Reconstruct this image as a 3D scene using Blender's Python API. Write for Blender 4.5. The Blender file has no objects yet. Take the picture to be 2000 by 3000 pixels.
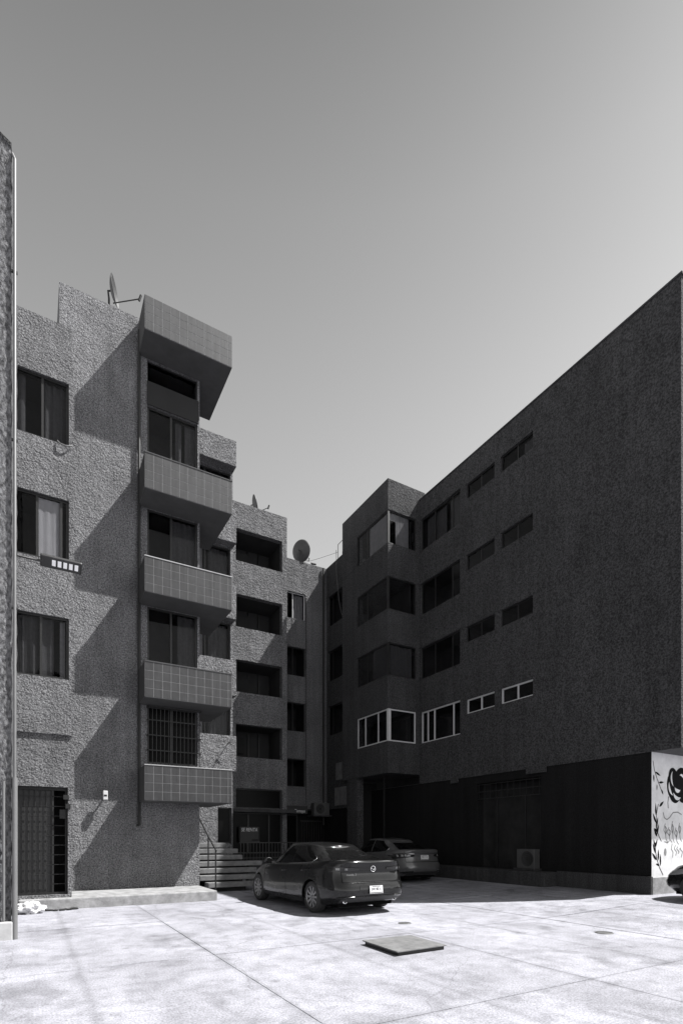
import bpy, bmesh, math, random
from mathutils import Vector, Matrix
random.seed(7)
sc = bpy.context.scene
col = sc.collection

# ------------------------------------------------------------------ camera
CAM_H = 1.56
cd = bpy.data.cameras.new("camera")
cam = bpy.data.objects.new("camera", cd); col.objects.link(cam); sc.camera = cam
cam.location = (0, 0, CAM_H)
cam.rotation_euler = (math.radians(90), 0, math.radians(-30.16))
cd.sensor_fit = 'HORIZONTAL'; cd.sensor_width = 36.0; cd.lens = 36.0 * 1565 / 2000
cd.shift_x = 0.0; cd.shift_y = (2457 - 1500) / 2000
cd.clip_start = 0.05; cd.clip_end = 2000

# ------------------------------------------------------------------ sky, sun, exposure
SUN_DIR = Vector((1.47, -0.82, 2.49)).normalized()      # from the yard towards the sun
SUN_EL = math.asin(SUN_DIR.z); SUN_AZ = math.atan2(SUN_DIR.x, SUN_DIR.y)
w = bpy.data.worlds.new("World"); sc.world = w; w.use_nodes = True
nt = w.node_tree
for n in list(nt.nodes): nt.nodes.remove(n)
sky = nt.nodes.new("ShaderNodeTexSky"); sky.sky_type = 'NISHITA'; sky.sun_disc = False
sky.sun_elevation = SUN_EL; sky.sun_rotation = SUN_AZ
sky.altitude = 0; sky.air_density = 1.0; sky.dust_density = 0.7; sky.ozone_density = 1.0
sep = nt.nodes.new("ShaderNodeSeparateColor")           # black-and-white film behind a red filter
mixr = nt.nodes.new("ShaderNodeMath"); mixr.operation = 'MULTIPLY'; mixr.inputs[1].default_value = 0.9
mixg = nt.nodes.new("ShaderNodeMath"); mixg.operation = 'MULTIPLY'; mixg.inputs[1].default_value = 0.1
addn = nt.nodes.new("ShaderNodeMath"); addn.operation = 'ADD'
comb = nt.nodes.new("ShaderNodeCombineColor")
bg = nt.nodes.new("ShaderNodeBackground"); bg.inputs['Strength'].default_value = 0.15
wo = nt.nodes.new("ShaderNodeOutputWorld")
L = nt.links.new
L(sky.outputs[0], sep.inputs[0]); L(sep.outputs[0], mixr.inputs[0]); L(sep.outputs[1], mixg.inputs[0])
L(mixr.outputs[0], addn.inputs[0]); L(mixg.outputs[0], addn.inputs[1])
for i in range(3): L(addn.outputs[0], comb.inputs[i])
tcw = nt.nodes.new("ShaderNodeTexCoord"); sxyz = nt.nodes.new("ShaderNodeSeparateXYZ"); L(tcw.outputs['Generated'], sxyz.inputs[0])
hz = nt.nodes.new("ShaderNodeValToRGB"); hz.color_ramp.interpolation = 'B_SPLINE'    # paler towards the horizon all round, deep overhead
hz.color_ramp.elements[0].position = 0.0; hz.color_ramp.elements[0].color = (.9, .9, .9, 1)
hz.color_ramp.elements[1].position = 1.0; hz.color_ramp.elements[1].color = (.24, .24, .24, 1)
for p_, v_ in ((0.50, 0.93), (0.63, 0.87), (0.76, 0.68), (0.84, 0.52)):
    e_ = hz.color_ramp.elements.new(p_); e_.color = (v_, v_, v_, 1)
L(sxyz.outputs[2], hz.inputs[0])
hm = nt.nodes.new("ShaderNodeVectorMath"); hm.operation = 'MULTIPLY'; L(comb.outputs[0], hm.inputs[0]); L(hz.outputs[0], hm.inputs[1])
L(hm.outputs[0], bg.inputs['Color']); L(bg.outputs[0], wo.inputs['Surface'])
sd = bpy.data.lights.new("sun", 'SUN'); sd.energy = 3.6; sd.angle = math.radians(0.53); sd.color = (1, 0.99, 0.975)
sun = bpy.data.objects.new("sun", sd); col.objects.link(sun)
sun.rotation_euler = (-SUN_DIR).to_track_quat('-Z', 'Y').to_euler(); sun.location = (20, -10, 40)
vs = sc.view_settings
vs.view_transform = 'Standard'; vs.look = 'None'; vs.gamma = 1.0; vs.use_curve_mapping = False
vs.exposure = 1.5
sc.cycles.max_bounces = 8; sc.cycles.transparent_max_bounces = 12
sc.cycles.sample_clamp_indirect = 4.0

# ------------------------------------------------------------------ materials
def new_mat(name):
    m = bpy.data.materials.new(name); m.use_nodes = True
    return m, m.node_tree, m.node_tree.nodes["Principled BSDF"]
def N(t, typ, **kw):
    n = t.nodes.new(typ)
    for k, v in kw.items():
        if k in n.inputs: n.inputs[k].default_value = v
        else: setattr(n, k, v)
    return n
def g(v): return (v, v, v * 1.01, 1)
def ramp(t, src, p0, v0, p1, v1):
    r = t.nodes.new("ShaderNodeValToRGB")
    r.color_ramp.elements[0].position = p0; r.color_ramp.elements[0].color = g(v0)
    r.color_ramp.elements[1].position = p1; r.color_ramp.elements[1].color = g(v1)
    t.links.new(src, r.inputs[0]); return r
def mulc(t, a, b, fac=1.0):
    m = t.nodes.new("ShaderNodeMix"); m.data_type = 'RGBA'; m.blend_type = 'MULTIPLY'; m.inputs[0].default_value = fac
    t.links.new(a, m.inputs[6]); t.links.new(b, m.inputs[7]); return m.outputs[2]
def stucco(name, alb, scale=16.0, depth=0.03, strength=1.0, stain=0.25, stretch=None):
    m, t, p = new_mat(name)
    geo = t.nodes.new("ShaderNodeNewGeometry"); pos = geo.outputs['Position']
    if stretch:
        mp = N(t, "ShaderNodeMapping"); mp.inputs['Rotation'].default_value = stretch[0]; mp.inputs['Scale'].default_value = stretch[1]
        t.links.new(pos, mp.inputs[0]); pos2 = mp.outputs[0]
    else: pos2 = pos
    n1 = N(t, "ShaderNodeTexNoise", Scale=scale, Detail=5.0, Roughness=0.62)
    t.links.new(pos2, n1.inputs['Vector'])
    vo = N(t, "ShaderNodeTexVoronoi", Scale=scale * 1.5); t.links.new(pos2, vo.inputs['Vector'])
    ad0 = N(t, "ShaderNodeMath", operation='MULTIPLY_ADD'); ad0.inputs[1].default_value = -0.3
    t.links.new(vo.outputs['Distance'], ad0.inputs[0]); t.links.new(n1.outputs[0], ad0.inputs[2])
    nb = N(t, "ShaderNodeTexNoise", Scale=scale * 0.22, Detail=3.0, Roughness=0.5); t.links.new(pos2, nb.inputs['Vector'])
    rb_ = ramp(t, nb.outputs[0], 0.35, 0.55, 0.65, 1.35)               # patches thrown on thicker or thinner
    ad1 = N(t, "ShaderNodeMath", operation='MULTIPLY'); t.links.new(ad0.outputs[0], ad1.inputs[0]); t.links.new(rb_.outputs[0], ad1.inputs[1])
    nc = N(t, "ShaderNodeTexNoise", Scale=scale * 2.6, Detail=4.0, Roughness=0.7); t.links.new(pos2, nc.inputs['Vector'])
    ad = N(t, "ShaderNodeMath", operation='MULTIPLY_ADD'); ad.inputs[1].default_value = 0.45
    t.links.new(nc.outputs[0], ad.inputs[0]); t.links.new(ad1.outputs[0], ad.inputs[2])
    b = N(t, "ShaderNodeBump", Strength=strength, Distance=depth)
    t.links.new(ad.outputs[0], b.inputs['Height']); t.links.new(b.outputs[0], p.inputs['Normal'])
    n2 = N(t, "ShaderNodeTexNoise", Scale=0.45, Detail=6.0, Roughness=0.6); t.links.new(geo.outputs['Position'], n2.inputs['Vector'])
    r2 = ramp(t, n2.outputs[0], 0.3, 1 - stain, 0.7, 1.0)
    mp3 = N(t, "ShaderNodeMapping"); mp3.inputs['Scale'].default_value = (2.2, 2.2, 0.14)
    t.links.new(geo.outputs['Position'], mp3.inputs[0])
    n3 = N(t, "ShaderNodeTexNoise", Scale=1.6, Detail=5.0, Roughness=0.65); t.links.new(mp3.outputs[0], n3.inputs['Vector'])
    r3 = ramp(t, n3.outputs[0], 0.35, 1 - stain * 0.9, 0.62, 1.0)       # rain streaks
    n4 = N(t, "ShaderNodeTexNoise", Scale=scale * 2.3, Detail=3.0); t.links.new(pos2, n4.inputs['Vector'])
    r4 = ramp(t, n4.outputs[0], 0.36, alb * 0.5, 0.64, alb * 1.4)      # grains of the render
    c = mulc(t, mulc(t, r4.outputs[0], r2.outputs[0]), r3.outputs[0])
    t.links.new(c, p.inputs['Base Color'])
    p.inputs['Roughness'].default_value = 0.95; p.inputs['Specular IOR Level'].default_value = 0.15
    return m
def plain(name, alb, rough=0.7, metal=0.0, spec=0.5, coat=0.0, var=0.12, vscale=6.0, bump=0.0, bscale=60.0):
    m, t, p = new_mat(name)
    geo = t.nodes.new("ShaderNodeNewGeometry")
    n = N(t, "ShaderNodeTexNoise", Scale=vscale, Detail=6.0, Roughness=0.65); t.links.new(geo.outputs['Position'], n.inputs['Vector'])
    r = ramp(t, n.outputs[0], 0.3, alb * (1 - var), 0.7, min(1, alb * (1 + var)))
    t.links.new(r.outputs[0], p.inputs['Base Color'])
    p.inputs['Roughness'].default_value = rough; p.inputs['Metallic'].default_value = metal
    p.inputs['Specular IOR Level'].default_value = spec; p.inputs['Coat Weight'].default_value = coat
    p.inputs['Coat Roughness'].default_value = 0.03
    if bump:
        n2 = N(t, "ShaderNodeTexNoise", Scale=bscale, Detail=4.0); t.links.new(geo.outputs['Position'], n2.inputs['Vector'])
        b = N(t, "ShaderNodeBump", Strength=0.6, Distance=bump); t.links.new(n2.outputs[0], b.inputs['Height'])
        t.links.new(b.outputs[0], p.inputs['Normal'])
    return m
def concrete_yard(name):
    m, t, p = new_mat(name)
    geo = t.nodes.new("ShaderNodeNewGeometry"); P = geo.outputs['Position']
    a = N(t, "ShaderNodeTexNoise", Scale=0.55, Detail=7.0, Roughness=0.62); t.links.new(P, a.inputs['Vector'])
    ra = ramp(t, a.outputs[0], 0.33, 0.25, 0.62, 0.37)
    b = N(t, "ShaderNodeTexNoise", Scale=3.1, Detail=8.0, Roughness=0.7); t.links.new(P, b.inputs['Vector'])
    rb = ramp(t, b.outputs[0], 0.36, 0.72, 0.54, 1.0)
    mp = N(t, "ShaderNodeMapping"); mp.inputs['Scale'].default_value = (2.2, 0.5, 1); mp.inputs['Rotation'].default_value = (0, 0, 0.06)
    t.links.new(P, mp.inputs[0])
    s = N(t, "ShaderNodeTexNoise", Scale=1.1, Detail=6.0, Roughness=0.6); t.links.new(mp.outputs[0], s.inputs['Vector'])
    rs = ramp(t, s.outputs[0], 0.34, 0.86, 0.5, 1.0)                   # tyre-worn streaks along the bays
    v = N(t, "ShaderNodeTexVoronoi", Scale=1.15); t.links.new(P, v.inputs['Vector'])
    rv = ramp(t, v.outputs['Distance'], 0.02, 0.62, 0.09, 1.0)          # oil spots
    f = N(t, "ShaderNodeTexNoise", Scale=48.0, Detail=4.0, Roughness=0.7); t.links.new(P, f.inputs['Vector'])
    rf = ramp(t, f.outputs[0], 0.36, 0.60, 0.60, 1.12)
    wn = N(t, "ShaderNodeTexNoise", Scale=1.7, Detail=5.0); t.links.new(P, wn.inputs['Vector'])
    wv = N(t, "ShaderNodeVectorMath", operation='MULTIPLY_ADD'); wv.inputs[1].default_value = (0.5, 0.5, 0.5)
    t.links.new(wn.outputs['Color'], wv.inputs[0]); t.links.new(P, wv.inputs[2])
    wv2 = N(t, "ShaderNodeVectorMath", operation='MULTIPLY_ADD'); wv2.inputs[1].default_value = (0.1, 0.1, 0.0); t.links.new(wn.outputs['Color'], wv2.inputs[0]); t.links.new(P, wv2.inputs[2])
    ck = N(t, "ShaderNodeTexVoronoi", Scale=0.33, feature='DISTANCE_TO_EDGE'); t.links.new(wv.outputs[0], ck.inputs['Vector'])
    rk = ramp(t, ck.outputs['Distance'], 0.0006, 0.72, 0.003, 1.0)       # hairline cracks
    gr = N(t, "ShaderNodeTexNoise", Scale=17.0, Detail=5.0, Roughness=0.75); t.links.new(P, gr.inputs['Vector'])
    rg_ = ramp(t, gr.outputs[0], 0.28, 0.45, 0.40, 1.0)                 # grit and small dark spots
    c = mulc(t, mulc(t, mulc(t, mulc(t, ra.outputs[0], rb.outputs[0]), rs.outputs[0]), rv.outputs[0]), rf.outputs[0])
    c = mulc(t, mulc(t, c, rk.outputs[0]), rg_.outputs[0])
    sx = t.nodes.new("ShaderNodeSeparateXYZ"); t.links.new(wv2.outputs[0], sx.inputs[0])
    for o_, off, per in ((0, 2.12, 1.625), (1, 0.43, 3.3)):
        m1 = N(t, "ShaderNodeMath", operation='SUBTRACT'); m1.inputs[1].default_value = off + 0.05; t.links.new(sx.outputs[o_], m1.inputs[0])
        m2 = N(t, "ShaderNodeMath", operation='PINGPONG'); m2.inputs[1].default_value = per / 2; t.links.new(m1.outputs[0], m2.inputs[0])
        rj = ramp(t, m2.outputs[0], 0.0, 0.72 if o_ == 0 else 0.86, 0.075, 1.0)
        c = mulc(t, c, rj.outputs[0], 0.75)
    big = N(t, "ShaderNodeTexNoise", Scale=0.9, Detail=3.0, Roughness=0.5, Distortion=1.2); t.links.new(P, big.inputs['Vector'])
    rbig = ramp(t, big.outputs[0], 0.30, 0.74, 0.40, 1.0)
    c = mulc(t, c, rbig.outputs[0])
    t.links.new(c, p.inputs['Base Color'])
    n2 = N(t, "ShaderNodeTexNoise", Scale=40.0, Detail=6.0, Roughness=0.7); t.links.new(P, n2.inputs['Vector'])
    bm_ = N(t, "ShaderNodeBump", Strength=0.5, Distance=0.01); t.links.new(n2.outputs[0], bm_.inputs['Height'])
    t.links.new(bm_.outputs[0], p.inputs['Normal'])
    p.inputs['Roughness'].default_value = 0.85; p.inputs['Specular IOR Level'].default_value = 0.25
    return m
def tile_mat(name, alb):
    m, t, p = new_mat(name)
    oi = t.nodes.new("ShaderNodeObjectInfo")
    r = ramp(t, oi.outputs['Random'], 0.0, alb * 0.93, 1.0, alb * 1.06)
    geo = t.nodes.new("ShaderNodeNewGeometry")
    n = N(t, "ShaderNodeTexNoise", Scale=9.0, Detail=5.0); t.links.new(geo.outputs['Position'], n.inputs['Vector'])
    rn = ramp(t, n.outputs[0], 0.3, 0.82, 0.65, 1.0)
    mpt = N(t, "ShaderNodeMapping"); mpt.inputs['Scale'].default_value = (9.0, 1.0, 0.5); t.links.new(geo.outputs['Position'], mpt.inputs[0])
    nd = N(t, "ShaderNodeTexNoise", Scale=1.5, Detail=6.0, Roughness=0.7); t.links.new(mpt.outputs[0], nd.inputs['Vector'])
    rd = ramp(t, nd.outputs[0], 0.36, 0.66, 0.55, 1.05)                 # drip marks
    t.links.new(mulc(t, mulc(t, r.outputs[0], rn.outputs[0]), rd.outputs[0]), p.inputs['Base Color'])
    p.inputs['Roughness'].default_value = 0.62; p.inputs['Specular IOR Level'].default_value = 0.25
    return m
def glass_mat(name, tint=0.7, rough=0.0):
    m, t, p = new_mat(name)
    t.nodes.remove(p)
    out = t.nodes["Material Output"]
    tr = t.nodes.new("ShaderNodeBsdfTransparent"); tr.inputs[0].default_value = g(tint)
    gl = t.nodes.new("ShaderNodeBsdfGlossy"); gl.inputs['Roughness'].default_value = rough; gl.inputs['Color'].default_value = g(0.3)
    fr = t.nodes.new("ShaderNodeFresnel"); fr.inputs[0].default_value = 1.52
    mx = t.nodes.new("ShaderNodeMixShader")
    geo = t.nodes.new("ShaderNodeNewGeometry")
    n = N(t, "ShaderNodeTexNoise", Scale=1.3, Detail=2.0); t.links.new(geo.outputs['Position'], n.inputs['Vector'])
    b = N(t, "ShaderNodeBump", Strength=0.12, Distance=0.02); t.links.new(n.outputs[0], b.inputs['Height'])
    t.links.new(b.outputs[0], gl.inputs['Normal'])
    inv = N(t, "ShaderNodeMath", operation='SUBTRACT'); inv.inputs[0].default_value = 1.0; t.links.new(geo.outputs['Backfacing'], inv.inputs[1])
    fm = N(t, "ShaderNodeMath", operation='MULTIPLY'); t.links.new(fr.outputs[0], fm.inputs[0]); t.links.new(inv.outputs[0], fm.inputs[1])
    t.links.new(fm.outputs[0], mx.inputs[0]); t.links.new(tr.outputs[0], mx.inputs[1]); t.links.new(gl.outputs[0], mx.inputs[2])
    t.links.new(mx.outputs[0], out.inputs[0])
    return m
def paint_mat(name, alb, metal=0.6, rough=0.32):
    m, t, p = new_mat(name)
    geo = t.nodes.new("ShaderNodeNewGeometry")
    n = N(t, "ShaderNodeTexNoise", Scale=5.0, Detail=7.0, Roughness=0.7); t.links.new(geo.outputs['Position'], n.inputs['Vector'])
    r = ramp(t, n.outputs[0], 0.3, alb * 0.9, 0.7, alb * 1.1); t.links.new(r.outputs[0], p.inputs['Base Color'])
    rr = ramp(t, n.outputs[0], 0.3, rough * 0.85, 0.7, rough * 1.3); t.links.new(rr.outputs[0], p.inputs['Roughness'])
    p.inputs['Metallic'].default_value = metal; p.inputs['Coat Weight'].default_value = 0.6; p.inputs['Coat Roughness'].default_value = 0.04; p.inputs['Specular IOR Level'].default_value = 0.15
    return m
M = {
 'stucco_l': stucco("stucco_left_block", 0.25, 13.5, 0.12),
 'stucco_near': stucco("stucco_near_wall", 0.17, 10.0, 0.11, stretch=((0, 0.7, 0), (1.0, 1.0, 0.55))),
 'stucco_rear': stucco("stucco_rear_block", 0.19, 11.5, 0.12),
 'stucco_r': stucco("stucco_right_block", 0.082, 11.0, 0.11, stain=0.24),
 'dado': stucco("dark_painted_render", 0.014, 20.0, 0.01, 0.7, stain=0.3),
 'plinth': stucco("grey_plinth_render", 0.07, 20.0, 0.012, 0.8, stain=0.4),
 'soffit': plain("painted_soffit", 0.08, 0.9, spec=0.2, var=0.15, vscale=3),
 'mural_wall': plain("white_painted_wall", 0.60, 0.8, spec=0.2, var=0.16, vscale=3, bump=0.004),
 'mural_ink': plain("black_mural_paint", 0.008, 0.9, spec=0.05, var=0.3, vscale=30),
 'mural_grey': plain("grey_mural_paint", 0.18, 0.7, var=0.3, vscale=30),
 'patch': plain("bare_plaster_patch", 0.14, 0.95, spec=0.1, var=0.35, vscale=3.5, bump=0.01),
 'tile': tile_mat("grey_glazed_tile", 0.042),
 'grout': plain("pale_grout", 0.18, 0.9, spec=0.2, var=0.2, vscale=10),
 'coping': plain("pale_coping", 0.36, 0.85, spec=0.2, var=0.15),
 'yard': concrete_yard("worn_concrete"),
 'kerb': plain("kerb_concrete", 0.24, 0.9, spec=0.2, var=0.35, vscale=5, bump=0.012, bscale=30),
 'step': plain("step_concrete", 0.15, 0.9, spec=0.2, var=0.3, vscale=6, bump=0.008, bscale=40),
 'glass': glass_mat("window_glass", 0.86),
 'glass_dark': plain("dark_opaque_pane", 0.005, 0.2, spec=0.04, var=0.2),  # opaque near-black pane, its colour standing in for dark reflections
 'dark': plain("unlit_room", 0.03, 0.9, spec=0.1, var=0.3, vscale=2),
 'inner': plain("loggia_shade_plaster", 0.03, 0.9, spec=0.2, var=0.2, vscale=2),  # recess walls coloured far darker than the outer stucco, deep shade painted in
 'panel': plain("grey_panel", 0.013, 0.9, var=0.15, vscale=3),
 'frame_dark': plain("dark_anodised_frame", 0.02, 0.45, 0.3, var=0.2, vscale=20),
 'frame_white': plain("white_aluminium_frame", 0.5, 0.45, var=0.06, vscale=20),
 'curtain': plain("pale_curtain", 0.22, 0.95, spec=0.1, var=0.15, vscale=12),
 'curtain_d': plain("grey_curtain", 0.06, 0.95, spec=0.1, var=0.2, vscale=12),
 'blind_d': plain("grey_blind", 0.19, 0.9, spec=0.1, var=0.15, vscale=4),
 'blind': plain("white_roller_blind", 0.34, 0.9, spec=0.1, var=0.06, vscale=4),
 'iron': plain("black_iron", 0.010, 0.55, 0.2, var=0.3, vscale=25),
 'pipe_white': plain("white_pipe", 0.13, 0.5, var=0.12, vscale=3),
 'pipe_dark': plain("dark_pipe", 0.01, 0.6, var=0.3, vscale=5),
 'roof': plain("roof_screed", 0.2, 0.95, spec=0.1, var=0.25, vscale=2),
 'dish': plain("dish_grey", 0.05, 0.55, 0.1, var=0.2, vscale=8),
 'bag': plain("white_plastic_bag", 0.55, 0.35, var=0.12, vscale=15),
 'cover': plain("weathered_cover_concrete", 0.14, 0.9, spec=0.2, var=0.3, vscale=7, bump=0.008, bscale=50),
 'iron_cover': plain("cast_iron_cover", 0.10, 0.6, 0.3, var=0.35, vscale=20, bump=0.006),
 'lamp_body': plain("dark_lamp_housing", 0.03, 0.5, 0.3),
 'led': plain("led_lens", 0.85, 0.15, var=0.04),
 'ac': plain("pale_metal_case", 0.06, 0.5, var=0.12),
 'sign_dark': plain("black_sign_board", 0.02, 0.6),
 'sign_white': plain("white_sign_print", 0.7, 0.6, var=0.05),
 'paint_grey': paint_mat("dark_grey_car_paint", 0.009, 0.25, 0.28),
 'paint_silver': paint_mat("silver_car_paint", 0.15, 0.6, 0.34),
 'paint_black': paint_mat("black_car_paint", 0.012, 0.2, 0.25),
 'car_glass': plain("tinted_car_glass", 0.006, 0.03, spec=0.2, var=0.1),
 'car_black': plain("black_car_plastic", 0.02, 0.55, var=0.2, vscale=20),
 'seam': plain("panel_gap", 0.006, 0.9, spec=0.0),
 'chrome': plain("chrome_trim", 0.75, 0.12, 1.0, var=0.03),
 'rubber': plain("tyre_rubber", 0.022, 0.85, var=0.25, vscale=30),
 'alloy': plain("alloy_rim", 0.2, 0.35, 0.8, var=0.1),
 'tail': plain("tail_lens", 0.012, 0.25, var=0.2, vscale=30),
 'lens': plain("clear_lamp_lens", 0.25, 0.08, coat=1.0, var=0.1, vscale=30),
 'plate': plain("plate_white", 0.6, 0.45, var=0.05),
}

# ------------------------------------------------------------------ mesh helpers
class MB:
    def __init__(s): s.v = []; s.f = []; s.sm = []
    def add(s, verts, faces, smooth=False):
        o = len(s.v); s.v += [tuple(p) for p in verts]
        for f in faces: s.f.append(tuple(i + o for i in f)); s.sm.append(smooth)
        return s
    def box(s, x0, x1, y0, y1, z0, z1):
        if x0 > x1: x0, x1 = x1, x0
        if y0 > y1: y0, y1 = y1, y0
        if z0 > z1: z0, z1 = z1, z0
        v = [(x0,y0,z0),(x1,y0,z0),(x1,y1,z0),(x0,y1,z0),(x0,y0,z1),(x1,y0,z1),(x1,y1,z1),(x0,y1,z1)]
        return s.add(v, [(0,3,2,1),(4,5,6,7),(0,1,5,4),(1,2,6,5),(2,3,7,6),(3,0,4,7)])
    def tube(s, pts, r, n=8, cap=True, smooth=True):
        pts = [Vector(p) for p in pts]; rings = []; prev = None
        for i, p in enumerate(pts):
            d = (pts[min(i+1, len(pts)-1)] - pts[max(i-1, 0)]).normalized()
            up = Vector((0,0,1)) if abs(d.z) < 0.95 else Vector((1,0,0))
            a = d.cross(up).normalized() if prev is None else (prev - d * prev.dot(d)).normalized()
            prev = a; b = d.cross(a)
            rr = r[i] if isinstance(r, (list, tuple)) else r
            rings.append([p + (a*math.cos(2*math.pi*k/n) + b*math.sin(2*math.pi*k/n))*rr for k in range(n)])
        v = [q for ring in rings for q in ring]; f = []
        for i in range(len(pts)-1):
            for k in range(n):
                k2 = (k+1) % n
                f.append((i*n+k, i*n+k2, (i+1)*n+k2, (i+1)*n+k))
        s.add(v, f, smooth)
        if cap:
            s.add(rings[0], [tuple(range(n))]); s.add(rings[-1], [tuple(range(n))])
        return s
    def lathe(s, prof, c, axis, n=24, smooth=True):
        """prof: (along, radius); revolved round axis through c"""
        ax = Vector(axis).normalized(); up = Vector((0,0,1)) if abs(ax.z) < 0.9 else Vector((1,0,0))
        a = ax.cross(up).normalized(); b = ax.cross(a); c = Vector(c); v = []; f = []
        for (h, r) in prof:
            for k in range(n):
                t = 2*math.pi*k/n; v.append(c + ax*h + (a*math.cos(t) + b*math.sin(t))*r)
        for i in range(len(prof)-1):
            for k in range(n):
                k2 = (k+1) % n; f.append((i*n+k, i*n+k2, (i+1)*n+k2, (i+1)*n+k))
        return s.add(v, f, smooth)
    def grid(s, fn, nu, nv, smooth=True):
        v = [fn(i/nu, j/nv) for j in range(nv+1) for i in range(nu+1)]
        f = [(j*(nu+1)+i, j*(nu+1)+i+1, (j+1)*(nu+1)+i+1, (j+1)*(nu+1)+i) for j in range(nv) for i in range(nu)]
        return s.add(v, f, smooth)
    def mesh(s, name, mat):
        me = bpy.data.meshes.new(name); me.from_pydata(s.v, [], s.f); me.update()
        bm = bmesh.new(); bm.from_mesh(me); bmesh.ops.recalc_face_normals(bm, faces=bm.faces); bm.to_mesh(me); bm.free()
        me.polygons.foreach_set("use_smooth", s.sm)
        me.materials.append(mat); return me
    def build(s, name, mat, parent=None, recalc=True):
        return link(name, s.mesh(name, mat), parent)
def link(name, data, parent=None):
    o = bpy.data.objects.new(name, data); col.objects.link(o)
    if parent is not None:
        o.parent = parent
    return o
def bevel(o, w=0.01, seg=2):
    m = o.modifiers.new("bevel", 'BEVEL'); m.width = w; m.segments = seg; m.limit_method = 'ANGLE'; m.angle_limit = math.radians(40)
    return o
def tag(o, label=None, cat=None, group=None, kind=None):
    if label: o['label'] = label
    if cat: o['category'] = cat
    if group: o['group'] = group
    if kind: o['kind'] = kind
    return o
def empty(name, loc, label, cat, group=None, rz=0):
    o = bpy.data.objects.new(name, None); col.objects.link(o); o.location = loc; o.rotation_euler = (0, 0, rz)
    o.empty_display_size = 0.2
    return tag(o, label, cat, group)
def P(ax, pos, u, d, w):          # ax 'Y': face looks to -Y ; ax 'X': face looks to -X ; d goes into the building
    return (u, pos + d, w) if ax == 'Y' else (pos + d, u, w)
def pbox(mb, ax, pos, u0, u1, d0, d1, w0, w1):
    a = P(ax, pos, u0, d0, w0); b = P(ax, pos, u1, d1, w1)
    return mb.box(a[0], b[0], a[1], b[1], a[2], b[2])
def facade(mb, ax, pos, u0, u1, w0, w1, openings, depth=0.22):
    us = sorted({u0, u1, *[q for o in openings for q in o[:2]]}); ws = sorted({w0, w1, *[q for o in openings for q in o[2:4]]})
    us = [q for q in us if u0 <= q <= u1]; ws = [q for q in ws if w0 <= q <= w1]
    for i in range(len(us)-1):
        for j in range(len(ws)-1):
            cu, cw = (us[i]+us[i+1])/2, (ws[j]+ws[j+1])/2
            if any(o[0] < cu < o[1] and o[2] < cw < o[3] for o in openings): continue
            mb.add([P(ax,pos,us[i],0,ws[j]), P(ax,pos,us[i+1],0,ws[j]), P(ax,pos,us[i+1],0,ws[j+1]), P(ax,pos,us[i],0,ws[j+1])], [(0,1,2,3)])
    for (a, b, c, d) in openings:
        for (p, q) in (((a,c),(a,d)), ((b,c),(b,d)), ((a,c),(b,c)), ((a,d),(b,d))):
            mb.add([P(ax,pos,p[0],0,p[1]), P(ax,pos,q[0],0,q[1]), P(ax,pos,q[0],depth,q[1]), P(ax,pos,p[0],depth,p[1])], [(0,1,2,3)])
    return mb
def window(parent, ax, pos, u0, u1, w0, w1, inset=0.12, mull=(), trans=(), fr=0.04, mat='frame_dark', curtains=(), room=0.9, glass='glass', mw=None):
    """window (frame) > pane..., curtain..., room_lining.  mull / trans are absolute u / w positions"""
    mw = mw or fr
    mb = MB(); d0, d1 = inset - 0.02, inset + 0.03
    pbox(mb, ax, pos, u0, u1, d0, d1, w0, w0+fr); pbox(mb, ax, pos, u0, u1, d0, d1, w1-fr, w1)
    pbox(mb, ax, pos, u0, u0+fr, d0, d1, w0+fr, w1-fr); pbox(mb, ax, pos, u1-fr, u1, d0, d1, w0+fr, w1-fr)
    us = [u0+fr]; 
    for m in sorted(mull):
        pbox(mb, ax, pos, m-mw/2, m+mw/2, d0+0.003, d1-0.003, w0+fr, w1-fr); us += [m-mw/2, m+mw/2]
    us.append(u1-fr)
    ws = [w0+fr]
    for t in sorted(trans):
        ws += [t-fr/2, t+fr/2]
    ws.append(w1-fr)
    for i in range(0, len(us), 2):
        for t in sorted(trans):
            pbox(mb, ax, pos, us[i], us[i+1], d0+0.003, d1-0.003, t-fr/2, t+fr/2)
    f = mb.build('window', M[mat], parent)
    for i in range(0, len(us), 2):
        for j in range(0, len(ws), 2):
            tilt = random.uniform(-0.004, 0.004)
            q = MB(); pbox(q, ax, pos, us[i], us[i+1], inset + tilt*0.5, inset+0.006 + tilt*0.5, ws[j], ws[j+1])
            q.build('pane', M[glass], f)
    for (a, b, cm, *rest) in curtains:
        cdist = 0.13
        if rest and isinstance(rest[0], str): cdist = float(rest[0]); rest = rest[1:]
        top = rest[0] if rest else w1 - 0.03; bot = rest[1] if len(rest) > 1 else w0 + 0.03
        n = max(6, int((b-a)/0.035)); ph = random.uniform(0, 6)
        def fn(s, t, a=a, b=b, top=top, bot=bot, ph=ph):
            u = a + (b-a)*s
            return P(ax, pos, u, inset + cdist + min(1, cdist*7)*(0.025*math.sin(u*42+ph) + 0.012*math.sin(u*97+ph*2)), bot + (top-bot)*t)
        MB().grid(fn, n, 1).build('curtain', M[cm], f)
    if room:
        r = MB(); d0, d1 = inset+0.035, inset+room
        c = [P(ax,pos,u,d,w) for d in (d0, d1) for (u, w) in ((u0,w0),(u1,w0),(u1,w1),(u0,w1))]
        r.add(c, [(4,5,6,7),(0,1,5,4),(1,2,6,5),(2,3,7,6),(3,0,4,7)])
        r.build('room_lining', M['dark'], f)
    return f
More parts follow.
